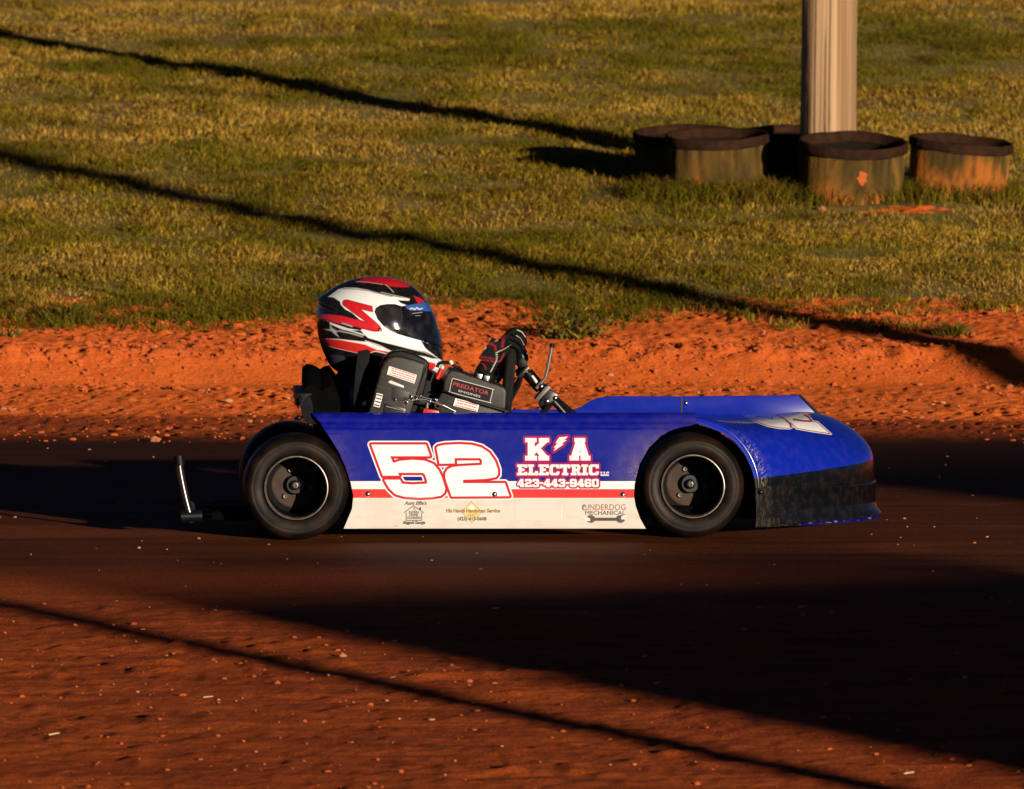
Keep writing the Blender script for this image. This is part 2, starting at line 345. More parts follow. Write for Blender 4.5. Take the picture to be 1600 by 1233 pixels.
def make_grass():
    n = 620000
    y = Y_EDGE - .5 + 14.5 * RNG.random(n) ** 1.25; hw = 2.1 + .058 * (y + 2); x = RNG.uniform(-1, 1, n) * hw
    clump = fbm(x * 5, y * 3.4, 45, 2)
    rag = .9 * (fbm(x * 7, y * 4, 47, 3) - .5); keep = (y > edge_y(x) + .25 + rag - .16 * (RNG.random(n) ** 2)) & (RNG.random(n) < (.30 + .9 * ss(.36, .66, clump)) * (.30 + .70 * ss(0, 1.4, y - edge_y(x))))
    bare = np.exp(-(((x - 1.42) / .5) ** 2 + ((y - row_y(326)) / .28) ** 2)); keep &= RNG.random(n) > bare * 1.2
    x, y, clump = x[keep], y[keep], clump[keep]; n = len(x)
    near = np.clip(1 - (y - edge_y(x)) / .5, 0, 1)
    h = RNG.uniform(.012, .038, n) * (.2 + 1.65 * clump) * (1 + .4 * (RNG.random(n) < .03)); w = RNG.uniform(.0025, .005, n)
    P1 = blades(x, y, gz(x, y), h, w, grass_cols(x, y, n, .04 * near), 1.1)
    # long tufts hanging over the clay edge
    cx = np.concatenate([RNG.uniform(-2.6, 2.6, 30), RNG.uniform(-1.95, -.75, 30), RNG.uniform(.05, .75, 12)]); cy = edge_y(cx) + RNG.normal(.02, .22, len(cx)); xs = []; ys = []
    for a, b in zip(cx, cy):
        k = RNG.integers(40, 150); sp = RNG.uniform(.03, .11); xs.append(a + RNG.normal(0, sp, k)); ys.append(b + RNG.normal(0, .09, k))
    x = np.concatenate(xs); y = np.concatenate(ys); n = len(x); az = RNG.normal(-1.9, 1.1, n)
    P2 = blades(x, y, gz(x, y), RNG.uniform(.02, .075, n), RNG.uniform(.0025, .005, n), grass_cols(x, y, n, .25) * .9, 1.7, az)
    # weeds round the tubs
    b0 = ground_at(1290, 300); x = b0.x + RNG.normal(-.05, .42, 7000); y = b0.y - .22 + RNG.normal(0, .13, 7000) ; n = len(x)
    k2 = (np.abs(x - b0.x) < .82); x, y = x[k2], y[k2]; n = len(x)
    P3 = blades(x, y, gz(x, y), RNG.uniform(.04, .12, n), RNG.uniform(.003, .006, n), grass_cols(x, y, n, .45) * .8, .9)
    V = []; Q = []; T = []; C = []; o = 0
    for p in (P1, P2, P3):
        V.append(p[0]); Q.append(p[1] + o); T.append(p[2] + o); C.append(p[3]); o += len(p[0])
    g = big_mesh('grass', np.concatenate(V), np.concatenate(Q), M['grass'], smooth=False, col=np.concatenate(C), T=np.concatenate(T))
    tag(g, 'short yellow green autumn grass on the slope beyond the clay', 'grass', kind='stuff')
make_grass()

def tuft(name, px, py, n, spread, hgt, label, cat, green=.3, leafy=False):
    p = ground_at(px, py); x = RNG.normal(0, spread, n); y = RNG.normal(0, spread * .8, n); az = np.arctan2(y, x) + RNG.normal(0, .5, n)
    rr = np.hypot(x, y) / spread; h = hgt * RNG.uniform(.45, 1, n) * np.clip(1.2 - .28 * rr, .3, 1.2)
    z = gz(p.x + x * .45, p.y + y * .45)
    col = grass_cols(p.x + x, p.y + y, n, green)
    a = blades(x * .45, y * .45, z - p.z, h, RNG.uniform(.003, .006, n) * (2.0 if leafy else 1), col, 1.6, az)
    V, Q, T, C = [a[0]], [a[1]], [a[2]], [a[3]]
    if leafy:                                                       # small leaves scattered through the volume
        m = n * 3; q = RNG.normal(0, 1, (m, 3)) * np.array([spread * 1.2, spread, hgt * .28]) + np.array([0, 0, hgt * .5]); q[:, 2] = np.clip(q[:, 2], .005, None)
        b = blades(q[:, 0], q[:, 1], q[:, 2] + np.mean(z - p.z), RNG.uniform(.015, .03, m), RNG.uniform(.008, .014, m), grass_cols(p.x + q[:, 0], p.y + q[:, 1], m, -.25) * .9, 2.2)
        o = len(a[0]); V.append(b[0]); Q.append(b[1] + o); T.append(b[2] + o); C.append(b[3])
    o = big_mesh(name, np.concatenate(V), np.concatenate(Q), M['weed'], smooth=False, col=np.concatenate(C), T=np.concatenate(T)); o.location = p
    return tag(o, label, cat)
tuft('weed_plant', 900, 530, 80, .055, .09, 'leafy yellow green weed growing alone on the clay bank beyond the driver', 'weed', -.12, True)
tuft('grass_tuft', 1487, 524, 150, .06, .10, 'small thin grass tuft alone on the bare clay bank right of the kart', 'grass tuft', .25)
tuft('grass_tuft', 15, 527, 60, .05, .06, 'low sparse sprig of grass on the clay bank at the far left', 'grass tuft', .45)
tuft('grass_tuft', 105, 500, 260, .085, .12, 'dark bushy grass clump leaning over the clay edge beside a round clod', 'grass tuft', .6)

# ------------------------------------------------------------------ stones and straw
def lump(bm, c, r, sq=.7, sub=1):
    ret = bmesh.ops.create_icosphere(bm, subdivisions=sub, radius=1)
    s = random.uniform(0, 99)
    for v in ret['verts']:
        k = .75 + .5 * float(vn(np.array([v.co.x * 1.7 + s]), np.array([v.co.y * 1.7 + v.co.z * 2.3 + s]), 3)[0])
        v.co = Vector(c) + Vector((v.co.x * r * k * random.uniform(.95, 1.05), v.co.y * r * k, v.co.z * r * sq * k + r * sq * .45))
def make_pebbles():
    pts = []
    for i in range(380):
        y = random.uniform(-7.0, -1.8); x = random.uniform(-1.9, 1.9); pts.append((x, y, random.choice((.0018, .0022, .0026, .003, .0036, .005))))
    for i in range(160):
        y = random.uniform(row_y(690), row_y(500)); x = random.uniform(-2.1, 2.1); pts.append((x, y, random.choice((.003, .004, .005, .007, .010))))
    for i in range(150):
        pts.append((random.uniform(-1.9, 1.9), random.uniform(-1.8, 4.5), random.choice((.002, .003, .004))))
    base = bmesh.new(); bmesh.ops.create_icosphere(base, subdivisions=1, radius=1)
    bv = np.array([v.co[:] for v in base.verts]); bf = np.array([[v.index for v in f.verts] for f in base.faces]); base.free()
    P = np.array(pts); n = len(P); zz = gz(P[:, 0], P[:, 1])
    V = bv[None] * P[:, None, 2:3] * RNG.uniform(.65, 1.3, (n, 1, 3)) * RNG.uniform(.8, 1.2, (n, len(bv), 1)) * np.array([1.2, 1, .75]) + np.stack([P[:, 0], P[:, 1], zz + P[:, 2] * .35], 1)[:, None]
    T = bf[None] + (np.arange(n) * len(bv))[:, None, None]
    o = big_mesh('pebbles', V.reshape(-1, 3), None, M['pebble'], smooth=False, T=T.reshape(-1, 3))
    tag(o, 'loose pebbles and clay crumbs strewn over the track and bank', 'pebbles', kind='stuff')
    pts = []
    for i in range(6500):
        k = random.random()
        yy = random.gauss(row_y(551), .13) if k < .3 else random.gauss(row_y(605), .12) if k < .42 else random.uniform(row_y(692), row_y(620)) if k < .58 else random.uniform(row_y(548), row_y(480))
        pts.append((random.uniform(-2.3, 2.3), yy, .0025 + (.0085 if yy > row_y(640) else .005) * random.random() ** 3.2))
    for i in range(700): pts.append((random.uniform(-1.9, 1.9), random.uniform(-7, -2.4), .0015 + .004 * random.random() ** 2))
    P = np.array(pts); n = len(P); kp = fbm(P[:, 0] * 2.2, P[:, 1] * 2.5, 91, 2) > .40; P = P[kp]; n = len(P); zz = gz(P[:, 0], P[:, 1])
    V = bv[None] * P[:, None, 2:3] * RNG.uniform(.6, 1.4, (n, 1, 3)) * RNG.uniform(.7, 1.3, (n, len(bv), 1)) * np.array([1.25, 1, .8]) + np.stack([P[:, 0], P[:, 1], zz + P[:, 2] * .3], 1)[:, None]
    T = bf[None] + (np.arange(n) * len(bv))[:, None, None]
    o = big_mesh('clay_crumbs', V.reshape(-1, 3), None, M['crumb'], smooth=False, T=T.reshape(-1, 3))
    tag(o, 'broken red clay crumbs scattered over the bank and loose dirt', 'clay crumbs', kind='stuff')
    V = []; Q = []; k = 0
    for i in range(13):
        x = random.uniform(-1.8, 1.8); y = random.uniform(-6.8, -2); a = random.gauss(0, .35); l = random.uniform(.01, .035); w = .0016; z = float(gz(x, y)) + .006
        d = (math.cos(a) * l, math.sin(a) * l); V += [(x, y, z), (x + d[0], y + d[1], z + .003), (x + d[0], y + d[1], z + .003 + w * 1.3), (x, y, z + w * 1.6)]; Q.append((k, k + 1, k + 2, k + 3)); k += 4
    o = big_mesh('straw_bits', V, Q, M['straw'], smooth=False); tag(o, 'pale bits of dry straw scattered on the near clay', 'straw', kind='stuff')
make_pebbles()
def clod(px, py, r, label, m='clod', sq=.8):
    p = ground_at(px, py); bm = bmesh.new(); lump(bm, (0, 0, 0), r, sq, 3); o = bm_obj('clay_clod', bm, M[m], smooth=True)
    o.location = (p.x, p.y, float(gz(p.x, p.y)) - r * .15); tag(o, label, 'clod')
clod(33, 497, .021, 'round orange clay clod on the grass edge at the far left')
clod(535, 1026, .009, 'pale rounded stone on the near clay below the kart', 'pebble')
clod(1284, 325, .016, 'small bright orange chip lying on the grass before the tubs')
clod(242, 690, .016, 'orange clod lying at the dark groove edge behind the kart')

# ------------------------------------------------------------------ utility pole and tubs
M['wood'] = None
def wood_mat(name, a, b, c):
    m = mat(name, a, b, 14, rough=.85, bump=.5, bscale=30, stretch=(7, 7, .22), dust=c, dust_amt=.9, dust_scale=4, lo=.38, hi=.62); return m
M['pole_wood'] = mat('weathered_pole', (0, 0, 0), attr='Col', rough=.9, spec=.15, bump=.3, bscale=60, stretch=(4, 4, .3))
M['wood'] = wood_mat('weathered_pole_wood', (.62, .40, .22), (.34, .19, .095), (.05, .027, .014))
def make_pole(label, base, rad, top, lean=0., name='utility_pole', m='pole_wood', seg=48, cracks=True):
    n = 60 if not cracks else 260; seg = seg if not cracks else 200; zs = np.linspace(-.3, top, n) if not cracks else np.concatenate([np.linspace(-.3, 1.4, 180), np.linspace(1.45, top, 80)]); th = np.linspace(0, 2 * math.pi, seg, endpoint=False)
    TH, Z = np.meshgrid(th, zs)
    r = rad * (1 - .012 * Z) + (0 if not cracks else -.006 * np.maximum(vn(TH * 9, Z * .5, 51) - .6, 0) * 2.5 + .004 * (vn(TH * 2, Z * .6, 52) - .5))
    V = np.stack([np.cos(TH) * r + lean * Z, np.sin(TH) * r, Z], -1).reshape(-1, 3)
    cx, cy = np.cos(TH), np.sin(TH); g1 = fbm(cx * 5 + 9, cy * 5 + Z * .35, 53, 4)[..., None]; g2 = fbm(cx * 22, cy * 22 + Z * .9, 54, 3)[..., None]; ck = vn(TH * 11 + .25 * Z + .5 * (vn(TH * 2, Z * 3, 55) - .5), Z * .8, 56)[..., None]
    C = np.array([.26, .150, .075]) + (np.array([.48, .300, .165]) - np.array([.26, .150, .075])) * ss(.36, .64, g1); C = C * (.72 + .56 * g2); crk = ss(.74, .80, ck) * ss(.35, .5, g2)
    C = C * (1 - .82 * crk); r = r - (.004 * crk[..., 0] + .003 * (g2[..., 0] - .5) if cracks else 0)
    V = np.stack([np.cos(TH) * r + lean * Z, np.sin(TH) * r, Z], -1).reshape(-1, 3)
    i = np.arange(n - 1)[:, None] * seg + np.arange(seg)[None]; j = np.arange(n - 1)[:, None] * seg + (np.arange(seg)[None] + 1) % seg
    Q = np.stack([i, j, j + seg, i + seg], -1).reshape(-1, 4)
    top_c = len(V); V = np.vstack([V, [[lean * top, 0, top]]]); b = (n - 1) * seg
    T = np.array([[b + k, b + (k + 1) % seg, top_c] for k in range(seg)])
    C = np.vstack([C.reshape(-1, 3), C.reshape(-1, 3)[-1:]])
    o = big_mesh(name, V, Q, M[m], T=T, col=C); o.location = base; return tag(o, label, 'pole', None)
PB = ground_at(1294, 290)
pole_r = 86.5 / 2 / F_PX * (PB.y + .1 - CAM[1])
make_pole('weathered wooden utility pole rising from behind the muddy tubs', (PB.x, PB.y + .12, gz(PB.x, PB.y)), pole_r, 8.5, .012)

M['tub'] = mat('muddy_tub', (0, 0, 0), attr='Col', rough=.9, spec=.15, bump=.4, bscale=70, diffr=1)
M['tub_rim'] = mat('tub_rim_rubber', (.020, .010, .006), (.042, .017, .008), 25, rough=.9, spec=.08, bump=.3, bscale=70)
def dirt_patch():
    p = ground_at(1420, 327); a = np.linspace(0, 2 * math.pi, 72, endpoint=False); rr = np.linspace(0, 1, 14); A, Q_ = np.meshgrid(a, rr)
    e = .75 + .5 * fbm(np.cos(A) * 1.6 + 5, np.sin(A) * 1.6, 121, 3); x = p.x + np.cos(A) * Q_ * e * .24; y = p.y + np.sin(A) * Q_ * e * .16
    z = gz(x.ravel(), y.ravel()) + (.014 * (1 - Q_ ** 2) - .007).ravel() + .022 * (fbm(x.ravel() * 22, y.ravel() * 16, 122, 3) - .5)
    i = np.arange(13)[:, None] * 72 + np.arange(72)[None]; j = np.arange(13)[:, None] * 72 + (np.arange(72)[None] + 1) % 72
    o = big_mesh('dirt_patch', np.stack([x.ravel(), y.ravel(), z], 1), np.stack([i, j, j + 72, i + 72], -1).reshape(-1, 4), M['dirt']); tag(o, 'bare orange dirt patch in the grass before the tubs', kind='structure')
dirt_patch()
M['tub_scar'] = mat('orange_scar', (.5, .11, .02), (.36, .07, .012), 40, rough=.9)
def make_tub(px, bot, wide, hgt, dy, tx, ty, label, scar=False):
    p = ground_at(px, bot); y = p.y + dy; dist = y - CAM[1]
    rad = wide / 2 / F_PX * dist; hh = hgt / F_PX * dist; x = (px - 800) / F_PX * dist
    root = empty('tub', (x, y, gz(x, y) - .02)); root.rotation_euler = (tx, ty, 0)
    def shell(name, prof, m, seg, wob, seed, colour=None):
        q = np.array(prof); d = np.concatenate([[0], np.cumsum(np.hypot(*np.diff(q, axis=0).T))]); t = np.linspace(0, d[-1], 46)
        rr = np.interp(t, d, q[:, 0]); zz = np.interp(t, d, q[:, 1]); th = np.linspace(0, 2 * math.pi, seg, endpoint=False); TH, RR = np.meshgrid(th, rr); ZZ = np.repeat(zz[:, None], seg, 1); TT = np.repeat(t[:, None], seg, 1) / d[-1]
        cx, cy = np.cos(TH) * 1.3 + px, np.sin(TH) * 1.3
        dent = 1 + wob * (fbm(cx * 2.2, cy * 2.2 + ZZ * 4, seed, 3) - .5)
        V = np.stack([np.cos(TH) * RR * dent, np.sin(TH) * RR * dent, ZZ + .009 * (fbm(cx * 1.6, cy * 1.6, seed + 3, 2) - .5)], -1).reshape(-1, 3)
        n = len(t); a = np.arange(n - 1)[:, None] * seg + np.arange(seg)[None]; b = np.arange(n - 1)[:, None] * seg + (np.arange(seg)[None] + 1) % seg
        Q = np.stack([a, b, b + seg, a + seg], -1).reshape(-1, 4); C = colour(TH.ravel(), ZZ.ravel() / hh, RR.ravel(), TT.ravel()) if colour else None
        T = None if len(prof) != 7 else np.stack([np.arange(seg) + (n - 1) * seg, (np.arange(seg) + 1) % seg + (n - 1) * seg, np.full(seg, n * seg)], 1)
        if T is not None: V = np.vstack([V, [[0, 0, .02]]]); C = np.vstack([C, C[-1:]])
        return big_mesh(name, V, Q, m, root, col=C, T=T)
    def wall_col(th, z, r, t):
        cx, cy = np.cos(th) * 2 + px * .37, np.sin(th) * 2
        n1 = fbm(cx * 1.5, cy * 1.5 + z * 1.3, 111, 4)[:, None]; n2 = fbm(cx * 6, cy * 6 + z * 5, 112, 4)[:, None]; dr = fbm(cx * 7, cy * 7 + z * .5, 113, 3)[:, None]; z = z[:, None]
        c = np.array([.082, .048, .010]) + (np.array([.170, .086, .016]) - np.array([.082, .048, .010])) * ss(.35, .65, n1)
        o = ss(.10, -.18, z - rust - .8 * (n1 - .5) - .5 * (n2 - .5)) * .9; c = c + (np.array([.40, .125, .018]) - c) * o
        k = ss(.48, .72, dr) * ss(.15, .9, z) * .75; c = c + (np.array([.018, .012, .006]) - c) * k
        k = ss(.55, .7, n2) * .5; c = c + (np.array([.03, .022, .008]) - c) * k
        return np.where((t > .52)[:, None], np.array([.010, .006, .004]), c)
    rust = {1074: .0, 1122: .20, 1330: .26, 1494: .62}.get(px, .2)
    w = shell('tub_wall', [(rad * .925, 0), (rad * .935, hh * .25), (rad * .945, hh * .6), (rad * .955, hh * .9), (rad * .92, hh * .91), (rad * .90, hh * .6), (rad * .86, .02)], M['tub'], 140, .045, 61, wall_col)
    shell('tub_rim', [(rad * .955, hh * .83), (rad * .985, hh * .84), (rad * 1.0, hh * .88), (rad * .995, hh * .96), (rad * .975, hh), (rad * .93, hh * .99), (rad * .89, hh * .94), (rad * .88, hh * .84), (rad * .95, hh * .83)], M['tub_rim'], 140, .03, 61)
    if scar:
        root.rotation_euler[2] = 0
        bm = bmesh.new(); vs = []
        for k in range(14):
            a = -math.pi / 2 + .16 + .11 * math.cos(k * 2 * math.pi / 14) * (1 if k % 2 else .6); zz = hh * (.55 + .12 * math.sin(k * 2 * math.pi / 14) * (1 if k % 3 else .7))
            rr = rad * (.905 + .04 * zz / hh) + .004; vs.append(bm.verts.new((rr * math.cos(a), rr * math.sin(a), zz)))
        bm.faces.new(vs); bm_obj('scar', bm, M['tub_scar'], root)
    return tag(root, label, 'tub', 'muddy tubs round the pole')
make_tub(1074, 286, 172, 80, .22, R(6), 0, 'shadowed black tub at the left rear, half hidden behind another tub')
make_tub(1122, 300, 164, 98, .02, R(6), R(-1), 'olive muddy tub left of the pole with a flared dark rim')
make_tub(1330, 309, 172, 100, -.06, R(9), R(2), 'open tub in front of the pole with an orange scar on its side', True)
make_tub(1234, 283, 150, 72, .42, R(5), 0, 'black shadowed tub behind the pole, seen in the gap left of the open tub')
make_tub(1494, 308, 164, 94, .06, R(5), R(5), 'orange stained tub right of the pole with its rim tipping right')

# ------------------------------------------------------------------ raster paint on dense panels
class Paint:
    def __init__(s, px, py, base):
        s.x = np.asarray(px, float).ravel(); s.y = np.asarray(py, float).ravel(); s.c = np.tile(np.asarray(base, float), (len(s.x), 1))
    def _sel(s, loops, pad):
        a = np.concatenate([np.array(l, float) for l in loops]); lo = a.min(0) - pad; hi = a.max(0) + pad
        return np.nonzero((s.x > lo[0]) & (s.x < hi[0]) & (s.y > lo[1]) & (s.y < hi[1]))[0]
    def _dist(s, x, y, loops, closed=True):
        d = np.full(len(x), 1e9); ins = np.zeros(len(x), bool)
        for l in loops:
            q = np.array(l, float); m = len(q)
            for i in range(m if closed else m - 1):
                x0, y0 = q[i]; x1, y1 = q[(i + 1) % m]; ex, ey = x1 - x0, y1 - y0; L = ex * ex + ey * ey + 1e-12
                t = np.clip(((x - x0) * ex + (y - y0) * ey) / L, 0, 1)
                d = np.minimum(d, (x - x0 - t * ex) ** 2 + (y - y0 - t * ey) ** 2)
                if closed: ins ^= ((y0 > y) != (y1 > y)) & (x < ex * (y - y0) / (ey + 1e-12) + x0)
        return np.sqrt(d), ins
    def poly(s, loops, col, grow=0., soft=.5, alpha=1.):
        if not isinstance(loops[0][0], (tuple, list, np.ndarray)): loops = [loops]
        k = s._sel(loops, abs(grow) + soft + 1)
        if not len(k): return s
        d, ins = s._dist(s.x[k], s.y[k], loops); sd = np.where(ins, -d, d) - grow
        a = (np.clip(.5 - sd / soft, 0, 1) * alpha)[:, None]; s.c[k] = s.c[k] * (1 - a) + np.asarray(col) * a; return s
    def line(s, pts, w, col, soft=.5, closed=False, alpha=1.):
        k = s._sel([pts], w + soft + 1)
        if not len(k): return s
        d, _ = s._dist(s.x[k], s.y[k], [list(pts) + ([pts[0]] if closed else [])], False)
        a = (np.clip(.5 - (d - w / 2) / soft, 0, 1) * alpha)[:, None]; s.c[k] = s.c[k] * (1 - a) + np.asarray(col) * a; return s
    def text(s, txt, x0, x1, base, hgt, col, shear=0., grow=0., bold=None):
        tris, w, h = text_tris(txt, shear); sx = (x1 - x0) / w; sy = hgt / h
        for q in tris:
            s.poly([(x0 + a * sx, base - b * sy) for a, b in q], col, grow, .35)
        return s
_txt = {}
def text_tris(txt, shear=0.):
    if (txt, shear) in _txt: return _txt[(txt, shear)]
    cu = bpy.data.curves.new('lettering', 'FONT'); cu.body = txt; cu.shear = shear; cu.resolution_u = 2
    ob = bpy.data.objects.new('lettering', cu); COL.objects.link(ob); dg = bpy.context.evaluated_depsgraph_get(); dg.update()
    me = ob.evaluated_get(dg).to_mesh(); v = np.array([x.co[:2] for x in me.vertices]) if len(me.vertices) else np.zeros((1, 2))
    mn = v[:, 0].min(); tr = [[(v[i][0] - mn, v[i][1]) for i in p.vertices] for p in me.polygons]; w = v[:, 0].max() - mn; h = .69
    ob.evaluated_get(dg).to_mesh_clear(); bpy.data.objects.remove(ob); bpy.data.curves.remove(cu)
    _txt[(txt, shear)] = (tr, w, h); return _txt[(txt, shear)]
SLAB = {
 'E': (10, [[(0,12),(10,12),(10,8.6),(7.4,8.6),(7.4,9.6),(4.6,9.6),(4.6,7.3),(7.2,7.3),(7.2,4.9),(4.6,4.9),(4.6,2.4),(7.4,2.4),(7.4,3.6),(10,3.6),(10,0),(0,0),(0,2.4),(1.4,2.4),(1.4,9.6),(0,9.6)]]),
 'L': (10, [[(0,12),(6,12),(6,9.6),(4.6,9.6),(4.6,2.4),(7.2,2.4),(7.2,4.4),(10,4.4),(10,0),(0,0),(0,2.4),(1.4,2.4),(1.4,9.6),(0,9.6)]]),
 'C': (10, [[(2,12),(8,12),(8.6,11.4),(8.6,12),(10,12),(10,7.8),(7.4,7.8),(7,9.6),(4,9.6),(3.4,9),(3.4,3),(4,2.4),(7,2.4),(7.4,4),(10,4),(10,1.6),(8.4,0),(2,0),(.2,1.8),(.2,10.2)]]),
 'T': (10, [[(0,12),(10,12),(10,8),(7.8,8),(7.8,9.6),(6.6,9.6),(6.6,2.4),(8,2.4),(8,0),(2,0),(2,2.4),(3.4,2.4),(3.4,9.6),(2.2,9.6),(2.2,8),(0,8)]]),
 'R': (10, [[(0,12),(7.6,12),(9.4,10.4),(9.4,7),(8,5.6),(9.2,2.4),(10,2.4),(10,0),(7,0),(5.6,5),(4.6,5),(4.6,2.4),(5.6,2.4),(5.6,0),(0,0),(0,2.4),(1.4,2.4),(1.4,9.6),(0,9.6)], [(4.6,9.6),(4.6,7.2),(6.2,7.2),(6.6,7.6),(6.6,9.2),(6.2,9.6)]]),
 'I': (6.4, [[(0,12),(6.4,12),(6.4,9.6),(4.8,9.6),(4.8,2.4),(6.4,2.4),(6.4,0),(0,0),(0,2.4),(1.6,2.4),(1.6,9.6),(0,9.6)]]),
 '4': (9.6, [[(4.6,12),(8.2,12),(8.2,5),(9.6,5),(9.6,2.6),(8.2,2.6),(8.2,2),(9.2,2),(9.2,0),(4,0),(4,2),(5,2),(5,2.6),(0,2.6),(0,5)], [(5,5),(5,8.4),(2.9,5)]]),
 '2': (9.6, [[(1.6,12),(8,12),(9.6,10.4),(9.6,7),(8,5.4),(4.4,4.6),(3.4,3.8),(3.4,2.4),(7,2.4),(7,3.6),(9.6,3.6),(9.6,0),(.2,0),(.2,4.6),(1.6,6.4),(6,7.4),(6.4,7.8),(6.4,9.2),(6,9.6),(3.6,9.6),(3.2,9),(3.2,8.4),(.2,8.4),(.2,10.6)]]),
 '3': (9.6, [[(1.6,12),(8,12),(9.6,10.4),(9.6,7.2),(8.6,6.1),(9.6,5),(9.6,1.6),(8,0),(1.6,0),(.2,1.4),(.2,3.8),(3.2,3.8),(3.2,2.8),(3.6,2.4),(6,2.4),(6.4,2.8),(6.4,4.6),(6,5),(3.4,5),(3.4,7.3),(6,7.3),(6.4,7.7),(6.4,9.2),(6,9.6),(3.6,9.6),(3.2,9.2),(3.2,8.2),(.2,8.2),(.2,10.6)]]),
 '6': (9.6, [[(1.8,12),(8,12),(9.6,10.4),(9.6,8.4),(6.6,8.4),(6.6,9.2),(6.2,9.6),(3.8,9.6),(3.4,9.2),(3.4,7.4),(8,7.4),(9.6,5.8),(9.6,1.6),(8,0),(1.8,0),(.2,1.6),(.2,10.4)], [(3.4,5),(3.4,2.8),(3.8,2.4),(6.2,2.4),(6.6,2.8),(6.6,4.6),(6.2,5)]]),
 '0': (9.6, [[(1.8,12),(8,12),(9.6,10.4),(9.6,1.6),(8,0),(1.8,0),(.2,1.6),(.2,10.4)], [(3.4,9.2),(3.8,9.6),(6.2,9.6),(6.6,9.2),(6.6,2.8),(6.2,2.4),(3.8,2.4),(3.4,2.8)]]),
 '-': (5, [[(0,4.8),(5,4.8),(5,7.2),(0,7.2)]]), ' ': (4, [])}
SLAB['9'] = (9.6, [[(9.8 - x, 12 - y) for x, y in l] for l in SLAB['6'][1]])
def slab_text(txt, x0, x1, ytop, ybot, gap=1.0):
    W = sum(SLAB[c][0] for c in txt) + gap * (len(txt) - 1); s = (x1 - x0) / W; h = (ybot - ytop) / 12; out = []; x = x0
    for c in txt:
        w, loops = SLAB[c]
        out.append([[(x + a * s, ybot - b * h) for a, b in l] for l in loops]); x += (w + gap) * s
    return [o for o in out if o]

# ------------------------------------------------------------------ the kart
kart = empty('race_kart', KO, PSI)
tag(kart, 'blue and white flat body dirt racing kart numbered 52 driving on the clay track', 'race kart')

xL = [(645, 487), (650, 491), (660, 500), (672, 507), (683, 515), (705, 528.5), (730, 540), (755, 548), (775, 552), (795, 550), (812, 543), (826, 537)]
xR = [(645, 1087.5), (662.5, 1087.5), (665, 1078), (668, 1063), (672, 1049), (681, 1033), (700, 1013.5), (726, 999), (757, 991.5), (775, 990.5), (790, 993), (810, 1000), (826, 1009)]
def v_of(row):
    return np.interp(row, [645, 648, 653, 659, 663.5, 667.5, 672, 778, 782, 826], [.040, .030, .0235, .021, .0255, .0265, .022, .016, .016, .000])
FIVE = [(135,232),(702,232),(745,352),(330,352),(362,425),(430,402),(560,390),(690,400),(780,435),(835,500),(870,575),(905,690),(895,730),(860,762),(780,778),(640,785),(480,775),(385,748),(325,690),(290,635),(272,598),(432,598),(455,640),(560,648),(712,640),(718,620),(695,545),(670,525),(412,525),(425,555),(255,555)]
TWO = [(815,265),(830,250),(900,235),(1050,228),(1180,235),(1280,262),(1360,315),(1420,400),(1452,490),(1452,545),(1430,570),(1330,588),(1180,595),(1088,598),(1090,634),(1525,634),(1572,768),(972,772),(918,620),(905,570),(908,525),(930,490),(975,468),(1050,458),(1285,445),(1290,400),(1270,372),(1000,372),(1003,428),(845,430)]
z4 = lambda q: [(560 + .15 * a, 660 + .15 * b) for a, b in q]
z5 = lambda q: [(780 + .15 * a, 660 + .15 * b) for a, b in q]
KL = [(272,165),(388,165),(388,205),(368,205),(368,260),(430,205),(415,205),(415,165),(518,165),(518,205),(500,205),(430,270),(500,350),(518,350),(518,395),(410,395),(410,350),(425,350),(390,308),(368,330),(368,350),(392,350),(392,395),(272,395),(272,350),(300,350),(300,205),(272,205)]
AL = [[(785,165),(895,165),(895,205),(885,205),(930,350),(948,350),(948,395),(850,395),(850,350),(862,350),(862,345),(818,345),(818,350),(830,350),(830,395),(735,395),(735,350),(752,350),(797,205),(785,205)], [(843,285),(832,312),(854,312)]]
BOLT = [(625,156),(716,148),(672,188),(704,184),(644,228),(674,226),(566,300),(592,258),(566,264),(612,214),(588,216)]
